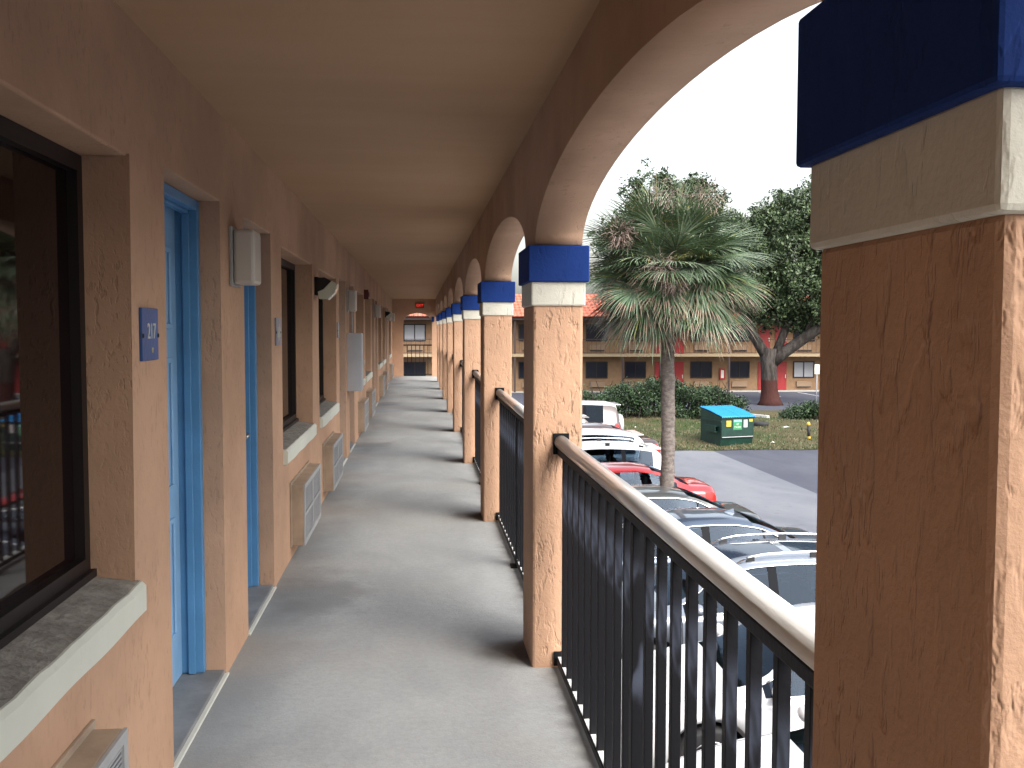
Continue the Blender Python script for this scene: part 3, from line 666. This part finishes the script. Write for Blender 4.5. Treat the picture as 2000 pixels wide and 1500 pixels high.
    if P['rail'] if rails is None else rails:
        for side in (-1, 1):
            bm = B(); ss = [P['ws'][1]+.15+(P['rs'][0]-P['ws'][1]-.3)*k/12 for k in range(13)]
            pts = [(s, side*(section(s)[7][0]-.03), section(s)[7][1]+.075-(.06 if k in (0, 12) else .015 if k in (1, 11) else 0)) for k, s in enumerate(ss)]
            tube(bm, pts, .015, 8); rr_ = obj('roof_rail', bm, 'chrome', t, shift=False)
            for k in (1, 6, 11):
                bm = B(); s = ss[k]; p_ = pts[k]; bx(bm, s-.05, s+.05, p_[1]-.014, p_[1]+.014, p_[2]-.075, p_[2]-.005); obj('rail_foot', bm, 'plastic', rr_, shift=False)
    if fin:
        s = P['rs'][0]-.16; z = T(s); bm = B(); v0 = [(s-.12, .0, z), (s+.07, .022, z-.01), (s+.07, -.022, z-.01), (s+.06, 0, z+.062)]
        vs = [bm.verts.new(p_) for p_ in v0]
        for q in ((0, 1, 3), (0, 3, 2), (1, 2, 3), (0, 2, 1)): bm.faces.new([vs[i] for i in q])
        obj('antenna', bm, paint_m, t, shift=False)
    if kind != 'sedan':   # tailgate spoiler
        s = P['rs'][0]; bm = B(); z = T(s); bx(bm, s-.08, s+.20, -.56, .56, z-.035, z-.002, bev=.012); obj('spoiler', bm, roof_m or paint_m, t, shift=False)
    if spare:
        bm = B(); lathe(bm, [(0, .20), (.24, .20), (.33, .17), (.36, .10), (.36, .02), (.30, 0)], 'x', 24, (L-.06, 0, 1.0)); obj('spare_wheel', bm, 'head', t, shift=False)
    # hood shut line, grille, plate
    bm = B(); Bz = BL(.05)
    bx(bm, -.012, .03, -.46, .46, .30, .56, bev=.01); obj('grille', bm, 'plastic', t, shift=False)
    bm = B(); bx(bm, L-.02, L+.012, -.16, .16, .60, .72); obj('licence_plate', bm, 'number_plate', t, shift=False)
    bm = B()
    for side in (-1, 1):
        pts = [(s, side*section(s)[6][0]*.98, section(s)[6][1]+.003) for s in [.3+.08*k for k in range(int((P['ws'][0]-.35)/.08)+1)]]
        for p0, p1 in zip(pts[:-1], pts[1:]): quad(bm, (p0[0], p0[1]-.004, p0[2]), (p1[0], p1[1]-.004, p1[2]), (p1[0], p1[1]+.004, p1[2]), (p0[0], p0[1]+.004, p0[2]))
    obj('hood_seam', bm, 'dark', t, shift=False, norm=False)
    bm = B(); s = P['ws'][0]-.02; z = T(s)+.02
    for a, b in ((-.5, .05), (.0, .55)): tube(bm, [(s, a, z), (s+.10, (a+b)/2, z+.06), (s+.16, b, z+.085)], .008, 5)
    obj('wiper', bm, 'plastic', t, shift=False)
    return t
PW = carpaint('paint_white', (.62, .63, .65)); PSil = carpaint('paint_silver', (.24, .27, .32), .5); PBG = carpaint('paint_slate', (.06, .085, .13), .5, .3)
PG = carpaint('paint_grey', (.075, .08, .08), .4, .32); PR = carpaint('paint_red', (.42, .012, .014), .1); PBr = carpaint('paint_brown', (.045, .022, .019), .2); PT = carpaint('paint_tan', (.16, .125, .105), .3); PTa = carpaint('paint_taupe', (.085, .063, .06), .2)
car('sedan', 1.75, 7.15, 'white car nearest the camera, its hood and windshield seen low through the railing', PW)
car('sedan', 1.70, 9.55, 'white car second from the camera, hood and mirror seen through the railing', PW)
car('suv', 1.75, 12.05, 'silver crossover with a glass sunroof and chrome window trim beside the near column', PSil, sunroof=True, zsc=.95)
car('sedan', 1.72, 15.15, 'slate blue sedan with a shark-fin antenna, next to the silver crossover', PBG, fin=True)
car('sedan', 1.40, 17.6, 'grey sedan with chrome window trim, parked in front of the palm trunk', PG)
car('sedan', 1.50, 20.75, 'bright red sedan behind the palm trunk', PR, chrome=False)
car('suv', 1.35, 23.25, 'white sport utility with pale roof rails directly behind the red sedan', PW, rails=True, chrome=False, zsc=.97)
car('suv', 1.50, 25.9, 'white sport utility with a rear spoiler, the farther of the two white ones', PW, rails=False, chrome=False, S=1.0)
car('sedan', 2.2, 28.5, 'dark brown car, a low sliver between white and tan vehicles', PBr, chrome=False, zsc=1.08)
car('suv', .95, 31.0, 'tan sport utility with roof rack in front of the boxy vehicle', PT, chrome=False)
car('boxy', 2.15, 33.9, 'boxy taupe vehicle with a white roof and spare wheel, farthest in the row', PTa, roof_m=PW, chrome=False, spare=True)

# ------------------------------------------------------------------ palm
def palm(x, y):
    t = thing('palm_tree', 'cabbage palm with a shaggy round crown standing among the parked cars', 'palm tree', (x, y, G))
    bm = B(); pts = []; rd = []
    for k in range(26):
        z = 5.2*k/25; pts.append((.03*math.sin(z*.9), .02*math.sin(z*1.3), z)); rd.append(.135+.05*math.exp(-z*3)+.006*math.sin(k*2.1)+(.03 if z > 4.1 else 0))
    tube(bm, pts, rd, 18); obj('trunk', bm, 'pbark', t, shift=False)
    C0 = Vector((.0, 0, 5.5)); r = random.Random(5)
    crown = B(); dead = B()
    def frond(bm, az, el, pet, fan, droop, dry, nb=40):
        d0 = Vector((math.cos(az)*math.cos(el), math.sin(az)*math.cos(el), math.sin(el)))
        base = C0+Vector((math.cos(az)*.10, math.sin(az)*.10, r.uniform(-.3, .15)))
        pts = []; p = base.copy(); dd_ = d0.copy()
        for k in range(5): pts.append(p.copy()); p = p+dd_*(pet/4); dd_ = (dd_+Vector((0, 0, -.09*droop))).normalized()
        tube(bm, pts, [.018, .015, .012, .011, .009], 4, False, mi=2 if not dry else 3)
        hub = pts[-1]; ax = dd_; side = ax.cross(Vector((0, 0, 1))).normalized(); upv = side.cross(ax)
        roll = r.uniform(-.5, .5); side, upv = side*math.cos(roll)+upv*math.sin(roll), upv*math.cos(roll)-side*math.sin(roll)
        tone = r.random()
        for b in range(nb):
            a = -1.75+3.5*b/(nb-1)+r.uniform(-.03, .03)
            dv = (ax*math.cos(a)+side*math.sin(a)+upv*(.10+.22*math.cos(a*1.3)*.4)).normalized()
            Lb = fan*(.72+.28*math.cos(a*.75))*r.uniform(.85, 1.08); w0 = .0145; p = hub+ax*(.10*(1-abs(a)/1.75)); segs = 5
            wv_ = dv.cross(upv).normalized(); prev = None
            mi = (3 if dry else (0 if r.random() < (.85 if tone < .4 else .25) else (4 if r.random() < .3 else 1)));
            if not dry and r.random() < .07: mi = 2
            for k in range(segs+1):
                u = k/segs; wd = w0*(.55+1.1*u if u < .45 else 1.05*(1-u)/.55+.06)
                cur = (bm.verts.new(p+wv_*wd), bm.verts.new(p-wv_*wd))
                if prev:
                    q = bm.faces.new((prev[0], prev[1], cur[1], cur[0])); q.smooth = True
                    tipd = (el < .05 and u > .78 and r.random() < .5)
                    q.material_index = 3 if tipd else mi
                prev = cur; p = p+dv*(Lb/segs); dv = (dv+Vector((r.uniform(-.04, .04), r.uniform(-.04, .04), -(.05+.42*droop*u*u)-.04))).normalized()
    N = 165
    for k in range(N):
        u = (k+.5)/N; el = math.asin(max(-1, min(1, 1.0-1.66*u**.92))); az = k*2.399963+r.uniform(-.2, .2)
        pet = r.uniform(.62, 1.0); frond(crown, az, el*.95+r.uniform(-.1, .1), pet*1.04, r.uniform(.84, 1.06), .55+.75*max(0, .6-el), False)
    for k in range(26):
        az = k*2.4; frond(dead, az, r.uniform(-1.25, -.65), r.uniform(.45, .95), r.uniform(.6, .9), 1.5, True, 18)
    # golden frond on the right rim
    for k in range(2): 
        az = r.uniform(-.5, .1); frond(dead, az, -.1, 1.0, .85, 1.0, True, 16)
    obj('crown', crown, ['pg1', 'pg2', 'pg3', 'pdry', 'pg4'], t, shift=False, norm=False); obj('dry_fronds', dead, ['pdry', 'pdry', 'pdry', 'pdry'], t, shift=False, norm=False)
    for (cx, cy, cz, sz) in ((-.35, -1.0, 1.25, .36), (.45, -1.0, 1.25, .36), (-1.15, -1.0, .55, .28), (-.5, -1.45, -.1, .24), (-.25, -1.4, -.4, .2)):
        bm = B(); c = C0+Vector((cx, cy, cz)); tube(bm, [C0, C0+Vector((cx, cy, cz))*.6, c], [.015, .01, .006], 4, False)
        for q in range(300):
            o_ = Vector((r.gauss(0, 1), r.gauss(0, 1), r.gauss(0, 1)))*sz*.42; p0 = c+o_; dv = (o_.normalized()+Vector((r.uniform(-1, 1), r.uniform(-1, 1), r.uniform(-1.2, .4)))).normalized()
            L_ = r.uniform(.08, .2); s_ = dv.cross(Vector((r.uniform(-1, 1), r.uniform(-1, 1), r.uniform(-1, 1)))).normalized()*.004; p1 = p0+dv*L_*.5; p2 = p1+(dv+Vector((0, 0, -.5))).normalized()*L_*.5
            quad(bm, p0-s_, p0+s_, p1+s_, p1-s_); quad(bm, p1-s_, p1+s_, p2+s_*.4, p2-s_*.4)
        obj('flower_cluster', bm, 'pgrey', t, shift=False, norm=False)
palm(4.88, 19.35)

# ------------------------------------------------------------------ broadleaf trees
def leaves(bm, c, rad, n_, size, r, flat=.8, mats=3, light_up=True):
    for k in range(n_):
        v = Vector((r.gauss(0, 1), r.gauss(0, 1), r.gauss(0, 1)*flat)); v = v.normalized()*rad*(r.random()**.45)
        p = c+v; nrm = (v.normalized()*.5+Vector((r.uniform(-1, 1), r.uniform(-1, 1), r.uniform(-.4, 1.2)))).normalized()
        a = nrm.cross(Vector((r.uniform(-1, 1), r.uniform(-1, 1), r.uniform(-1, 1)))).normalized(); b = nrm.cross(a); s = size*r.uniform(.6, 1.25)
        q = quad(bm, p-a*s, p-b*s*.45, p+a*s, p+b*s*.45); q.material_index = min(mats-1, int(r.random()**1.4*mats))
def tree(name, label, cat, x, y, zb, trunk_pts, trunk_r, limbs, blobs, lsz, seed, per=75):
    r = random.Random(seed); t = thing(name, label, cat, (x, y, zb)); bm = B()
    tube(bm, trunk_pts, trunk_r, 14)
    tips = []
    for pts, rads in limbs: tube(bm, pts, rads, 9); tips.append(Vector(pts[-1])); tips.append(Vector(pts[-2]))
    lv = B()
    for (cx, cy, cz, rx, ry, rz, ncl) in blobs:
        for k in range(ncl):
            v = Vector((r.gauss(0, 1), r.gauss(0, 1), r.gauss(0, 1))).normalized()*(.35+.65*r.random()**.5)
            c = Vector((cx+v.x*rx, cy+v.y*ry, cz+v.z*rz)); cr = r.uniform(.35, .75)
            tip = min(tips, key=lambda q: (q-c).length); mid = (tip+c)/2+Vector((r.uniform(-.3, .3), r.uniform(-.3, .3), r.uniform(-.1, .4)))
            if k % 3 == 0: tube(bm, [tip, mid, c], [.06, .04, .015], 5, False)
            leaves(lv, c, cr, per, lsz, r)
            if r.random() < .3: leaves(lv, c+v*.8, cr*.45, per//4, lsz, r)
    obj('trunk', bm, 'bark', t, shift=False); obj('crown', lv, ['oak1', 'oak2', 'oak3'], t, shift=False, norm=False)
# live oak with forked trunk, px trunk (1505, 790)
tree('oak_tree', 'big forked live oak with a red-stained trunk base on the lawn', 'tree', 19.8, 54.9, G,
     [(0, 0, -.1), (.0, 0, .25), (-.05, 0, .8), (-.1, 0, 1.9), (-.15, 0, 2.7), (-.1, 0, 3.2)], [.80, .58, .47, .44, .46, .42],
     [([(-.1, 0, 2.5), (-.9, .1, 3.8), (-1.4, .2, 5.0), (-1.8, .5, 6.8), (-1.6, .5, 8.6)], [.34, .28, .24, .18, .08]),
      ([(0, 0, 2.4), (.8, 0, 3.0), (2.0, -.3, 3.9), (3.4, -.5, 4.9), (5.2, -.4, 6.2), (7, 0, 8)], [.40, .34, .30, .27, .2, .08]),
      ([(.3, 0, 2.9), (1.0, .3, 4.5), (1.5, .5, 6.5), (2.0, .4, 9.0)], [.26, .22, .16, .07]),
      ([(-1.3, .2, 4.7), (-.2, .8, 6.2), (.5, 1.2, 8)], [.18, .13, .07]), ([(2.0, -.3, 3.9), (2.8, .8, 6), (3.2, 1.2, 9.5)], [.2, .15, .06])],
     [(2.2, 0, 10.8, 2.3, 2.5, 1.7, 90), (4.8, 0, 8.8, 3.2, 3, 3.2, 190), (.8, 0, 8.6, 2.6, 2.6, 2.6, 170), (-1.2, .2, 7.4, 1.7, 2, 2.2, 90), (-1.4, .2, 9.6, 1.4, 1.4, 1.4, 60), (.2, .2, 10.4, 1.4, 1.4, 1.2, 46), (2.5, -.3, 6.4, 3.4, 2.5, 1.5, 130), (6.2, 0, 6.6, 2.2, 2.5, 1.9, 60), (-.6, .4, 5.6, 1.8, 1.5, .9, 36), (3.2, .5, 5.0, 2.2, 1.2, .7, 26), (.9, .9, 5.1, 2.3, .9, .8, 40)], .105, 3, 90)
tree('shade_tree', 'rounded green shade tree rising behind the palm crown', 'tree', 14.9, 60.0, G,
     [(0, 0, -.1), (0, 0, 1.2), (.1, 0, 3.4)], [.42, .3, .26],
     [([(.1, 0, 3.2), (-1.2, 0, 5.6), (-2.6, 0, 8.5)], [.2, .15, .07]), ([(.1, 0, 3.2), (.9, 0, 6), (1.2, 0, 11)], [.2, .14, .06]), ([(.1, 0, 3.2), (2.6, 0, 6), (4, 0, 8.5)], [.18, .12, .06])],
     [(.1, 0, 9.8, 3.6, 3.2, 3.3, 230), (-1.0, 0, 12.4, 1.7, 1.8, 1.3, 44), (2.0, 0, 12.2, 1.9, 1.8, 1.2, 44), (-2.9, 0, 9.2, 1.3, 2, 1.9, 36), (3.3, 0, 9.6, 1.8, 2, 2.4, 50)], .12, 9, 85)
# hedge
def hedge(name, label, cat, x0, x1, y0, y1, h, seed, nleaf, mats=('hd1', 'hd2')):
    r = random.Random(seed); t = thing(name, label, cat, ((x0+x1)/2, (y0+y1)/2, G)); bm = B(); lv = B(); cx = (x0+x1)/2; cy = (y0+y1)/2
    n_ = max(2, int((x1-x0)/.9))
    for k in range(n_*3):
        x = r.uniform(x0+.3, x1-.3)-cx; y = r.uniform(y0+.3, y1-.3)-cy
        tube(bm, [(x, y, 0), (x+r.uniform(-.2, .2), y+r.uniform(-.2, .2), h*.5), (x+r.uniform(-.4, .4), y+r.uniform(-.3, .3), h*.85)], [.035, .025, .012], 5, False)
    ncl = int((x1-x0)*70)
    for k in range(ncl):
        x = r.uniform(x0, x1); ht = h*(.86+.16*math.sin(x*1.1+seed)+.08*math.sin(x*2.9)); ex = min(1, (x-x0)/.5, (x1-x)/.5); ht *= .72+.28*max(0, ex)
        c = Vector((x-cx, r.uniform(y0+.2, y1-.2)-cy, .30+(ht-.55)*r.random()**.7))
        leaves(lv, c, r.uniform(.22, .42), int(nleaf), .062, r, .9, 2)
    obj('branches', bm, 'twig', t, shift=False); obj('foliage', lv, list(mats), t, shift=False, norm=False)
hedge('hedge', 'long dark green hedge behind the dumpster and the parked cars', 'hedge', 6.6, 14.9, 44.2, 46.2, 2.2, 2, 60)
hedge('shrub', 'low leafy shrub at the right between the oak and the near column', 'shrub', 16.8, 20.5, 43.9, 45.4, 1.1, 5, 50)

# ------------------------------------------------------------------ dumpster and small things on the lawn
def dumpster():
    t = thing('dumpster', 'dark green dumpster with a ribbed bright blue lid on the grass edge', 'dumpster', (10.84, 35.0, G+.02), rz=R(15.5))
    W, D, F, Bk = 1.36, 1.42, 1.10, 1.36
    bm = B(); pr = [(0, .10), (0, F), (D*.12, F+.02), (D, Bk), (D, .10)]
    pr = [(.0, .34), (0, F), (D, Bk), (D, .06), (.10, .06), (.04, .34)]
    for w0, w1 in ((0, W),):
        va = [bm.verts.new((w0, y, z)) for y, z in pr]; vb = [bm.verts.new((w1, y, z)) for y, z in pr]; bm.faces.new(va); bm.faces.new(vb[::-1])
        for i in range(6): bm.faces.new((va[i], va[(i+1) % 6], vb[(i+1) % 6], vb[i]))
    bx(bm, -.03, W+.03, -.035, 0.0, F-.07, F-.005); bx(bm, -.035, 0, .0, D, F-.20, F-.13); bx(bm, W, W+.035, 0, D, F-.20, F-.13)
    for xx in (.12, W-.22):
        bx(bm, xx, xx+.10, .12, D-.1, 0, .06)
    obj('body', bm, 'bin', t, shift=False)
    for s, xa in ((-1, -.13), (1, W)):
        bm = B(); bx(bm, xa, xa+.13, .25, .95, .52, .56); bx(bm, xa, xa+.13, .25, .95, .72, .76); a = xa if s < 0 else xa+.09; bx(bm, a, a+.04, .25, .95, .56, .72); obj('fork_pocket', bm, 'bin', t, shift=False)
    for x0, x1 in ((-.03, W/2-.008), (W/2+.008, W+.03)):
        bm = B(); N = 44; top = []; 
        for k in range(N+1):
            x = x0+(x1-x0)*k/N; rz_ = .016*(1 if (k//3) % 2 else 0) + .012
            top.append([bm.verts.new(p_) for p_ in ((x, -.07, F-.035+rz_), (x, -.06, F+.008+rz_), (x, D*.5, (F+Bk)/2+.035+rz_), (x, D+.02, Bk+.010+rz_))])
        for k in range(N):
            for a in range(3): bm.faces.new((top[k][a], top[k+1][a], top[k+1][a+1], top[k][a+1]))
        obj('lid', bm, 'lid', t, shift=False)
    for nm, mk, a, b, z0, z1 in (('sticker', 'yel', .20, .40, .74, .96), ('sticker', 'wht', .93, 1.09, .70, .98), ('sticker', 'yel', 1.16, 1.31, .90, 1.0), ('sign_panel', 'grn', .49, .85, .62, 1.00), ):
        bm = B(); bx(bm, a, b, -.006, .001, z0, z1); o = obj(nm, bm, mk, t, shift=False)
        if nm == 'sign_panel':
            bm = B(); bx(bm, a+.01, b-.01, -.009, -.006, .90, .99); obj('sign_header', bm, 'cyan', o, shift=False)
            for z, s_ in ((.94, 'Waste Pro'), (.82, '407'), (.71, '774-0800')):
                text('sign_text', s_, .095 if z > .9 else .10, 'ink', o, Matrix.Translation(((a+b)/2, -.0105, z)) @ Matrix.Rotation(R(90), 4, 'X'), .001, .75)
    bm = B(); bx(bm, .02, W-.02, -.010, .02, .35, .375); obj('front_rib', bm, 'box', t, shift=False)
dumpster()
# marker post
t = thing('marker_post', 'short leaning black marker post with yellow ends on the grass', 'post', (14.75, 36.6, gz(14.75, 36.6)), rz=0); t.rotation_euler = (0, R(-4), 0)
bm = B(); lathe(bm, [(.0, .0), (.055, 0), (.055, .55), (0, .55)], 'z', 14); obj('shaft', bm, 'dark', t, shift=False)
bm = B(); lathe(bm, [(.0, .66), (.04, .65), (.07, .60), (.07, .54), (.055, .53)], 'z', 14); obj('yellow_cap', bm, 'yel', t, shift=False)
bm = B(); lathe(bm, [(.058, .02), (.062, .03), (.062, .10), (.058, .11)], 'z', 14); obj('yellow_foot', bm, 'yel', t, shift=False)
# wheel stop / board and scrap bumper
t = thing('parking_block', 'long whitish concrete parking block lying on the lawn behind the dumpster', 'parking block', (15.4, 46.2, gz(15.4, 46.2)), rz=R(-62)); 
bm = B(); pr = [(-.10, 0), (-.07, .13), (.07, .13), (.10, 0)]; va = [bm.verts.new((-1.5, y, z)) for y, z in pr]; vb = [bm.verts.new((1.5, y, z)) for y, z in pr]; bm.faces.new(va); bm.faces.new(vb[::-1])
for i in range(4): bm.faces.new((va[i], va[(i+1) % 4], vb[(i+1) % 4], vb[i]))
obj('block', bm, 'line', t, shift=False)
t = thing('black_tyre', 'black rubber tyre lying flat in the grass', 'tyre', (14.6, 41.6, gz(14.6, 41.6)))
bm = B(); lathe(bm, [(.17, .03), (.20, 0), (.30, 0), (.34, .05), (.34, .14), (.30, .19), (.20, .19), (.17, .16), (.17, .03)], 'z', 24); obj('tyre', bm, 'tyre', t, shift=False)
# sign on a pole
t = thing('pole_sign', 'small white blank-faced sign on a thin pole beside the near column edge', 'sign', (22.35, 54.5, G))
bm = B(); tube(bm, [(0, 0, 0), (0, 0, 2.3)], .03, 8); obj('pole', bm, 'box', t, shift=False); box('panel', 'ink', t, -.16, .16, -.05, -.03, 1.75, 2.3, bev=.005, shift=False)
# litter
for k, (x, y, s_) in enumerate(((15.2, 40.2, .16), (10.0, 39.0, .07), (12.9, 35.4, .08), (9.0, 41, .06))):
    bm = B(); r = random.Random(k); vs = [bm.verts.new((r.uniform(.6, 1)*s_*math.cos(a*1.05)*1.4, r.uniform(.6, 1)*s_*math.sin(a*1.05), r.uniform(.02, .07))) for a in range(6)]; c = bm.verts.new((0, 0, .09))
    for i in range(6): bm.faces.new((vs[i], vs[(i+1) % 6], c))
    o = obj('paper_litter', bm, 'ink'); o.location = (x, y, gz(x, max(y, 34.5))); tag(o, ['crumpled white paper left of the marker post on the lawn', 'white paper scrap on the grass left of the dumpster', 'white paper scrap in front of the dumpster on the grass edge', 'tiny white scrap in the grass under the hedge'][k], 'litter', 'litter on the lawn')

# ------------------------------------------------------------------ far building
FY = 68.0; SL = -.195
fb = thing('far_motel_wing', 'two-storey tan motel wing with red doors and orange tile roof across the lot', 'building', (16, FY, G))
X0, X1 = -16.0, 56.0; UP = FY+1.5   # upper wall set back behind a walkway
bm = B(); bx(bm, X0, X1, FY+.0, FY+9, G-.1, SL-.16); bx(bm, X0, X1, FY+.003, FY+9, SL+.0, 2.2); obj('wall', bm, 'far_wall', fb)
bm = B(); bx(bm, X0, X1, FY-1.35, FY+.1, SL-.15, SL-.0); bx(bm, X0, X1, FY-1.40, FY-1.35, SL-.17, SL+.02); obj('balcony_slab', bm, 'slab_edge', fb)
bm = B(); bx(bm, X0, X1, FY-1.55, FY+9.3, 2.10, 2.40); obj('fascia', bm, 'fascia', fb)
bm = B(); rows = 8
for k in range(rows):
    y0 = FY-1.75+.62*k; z0 = 2.385+.205*k; quad(bm, (X0-.2, y0, z0), (X1, y0, z0), (X1, y0+.64, z0+.17), (X0-.2, y0+.64, z0+.17)); quad(bm, (X0-.2, y0, z0-.05), (X1, y0, z0-.05), (X1, y0, z0), (X0-.2, y0, z0))
quad(bm, (X0-.2, FY+3.2, 3.95), (X1, FY+3.2, 3.95), (X1, FY+9.5, 2.6), (X0-.2, FY+9.5, 2.6)); obj('roof_tiles', bm, 'tile', fb, norm=False)
def xat(u):   # photo column -> world x at the facade
    c = Vector(((u-1000)/f, -(690-750)/f, -1.0)); w_ = m3 @ c; return w_.x/w_.y*FY
def fwin(x0, x1, z0, z1, curt=False):
    bm = B(); y = FY-.03
    bx(bm, x0, x1, y-.03, y+.04, z0, z0+.07); bx(bm, x0, x1, y-.03, y+.04, z1-.07, z1); bx(bm, x0, x0+.07, y-.03, y+.04, z0+.07, z1-.07); bx(bm, x1-.07, x1, y-.03, y+.04, z0+.07, z1-.07); xm = (x0+x1)/2; bx(bm, xm-.03, xm+.03, y-.02, y+.03, z0+.07, z1-.07)
    wq = obj('window', bm, 'bronze', fb)
    bm = B(); quad(bm, (x0+.07, y+.01, z0+.07), (x1-.07, y+.01, z0+.07), (x1-.07, y+.01, z1-.07), (x0+.07, y+.01, z1-.07)); obj('pane', bm, 'curtain' if curt else 'far_glass', wq)
def fdoor(x0, x1, z0):
    bm = B(); bx(bm, x0, x1, FY-.05, FY+.02, z0+.02, z0+2.0); o = obj('door', bm, 'red', fb)
    bm = B(); bx(bm, x1-.12, x1-.06, FY-.09, FY-.05, z0+.85, z0+1.1); obj('handle', bm, 'metal', o)
def fac(x0, z0):
    bm = B(); bx(bm, x0, x0+1.07, FY-.10, FY, z0+.22, z0+.62, bev=.01); o = obj('vent_unit', bm, 'vent', fb)
    bm = B(); bx(bm, x0+.04, x0+1.03, FY-.105, FY-.1, z0+.20, z0+.26); obj('vent_shadow_gap', bm, 'dark', o)
xm0 = xat(1144); mods = [(xm0+7.37*k) for k in range(-4, 5)]
for k, xa in zip(range(-4, 5), mods):
    if k <= -2: xa -= .45
    for z0, upper in ((G, False), (SL, True)):
        for off, wd in ((0, 1.53), (2.72, 1.5)):
            if xa+off < X0+1 or xa+off+wd > X1: continue
            curt = (not upper and k == 2 and off == 0) or (k == -2 and off > 1 and upper); fwin(xa+off, xa+off+wd, z0+.86, z0+2.02, curt)
            fac(xa+off+.25, z0)
        for off, wd in ((4.85, .82), (6.03, .86)):
            if xa+off < X0+1 or xa+off+wd > X1: continue
            fdoor(xa+off, xa+off+wd, z0)
    # post and railing for this bay
    bm = B(); bx(bm, xa+2.28, xa+2.40, FY-1.38, FY-1.26, G, 2.11); obj('post', bm, 'fascia', fb)
    bm = B(); yy = FY-1.32; a = xa+2.34; b = a+7.37-(.45 if k == -2 else 0)
    bx(bm, a, b, yy-.02, yy+.02, SL+.98, SL+1.03); bx(bm, a, b, yy-.015, yy+.015, SL+.08, SL+.11)
    nn = int((b-a)/.30)
    for q in range(nn): bx(bm, a+(b-a)*q/nn-.010, a+(b-a)*q/nn+.010, yy-.010, yy+.010, SL+.11, SL+.98)
    obj('balcony_railing', bm, 'fascia', fb)
t = thing('extinguisher_cabinet', 'red-framed fire extinguisher cabinet between two ground-floor windows far away', 'cabinet', (xat(1405), FY-.12, G+.75))
box('frame', 'red', t, 0, .40, 0, .12, 0, .78, bev=.01, shift=False); box('pane', 'ink', t, .10, .30, -.004, 0, .12, .66, shift=False)
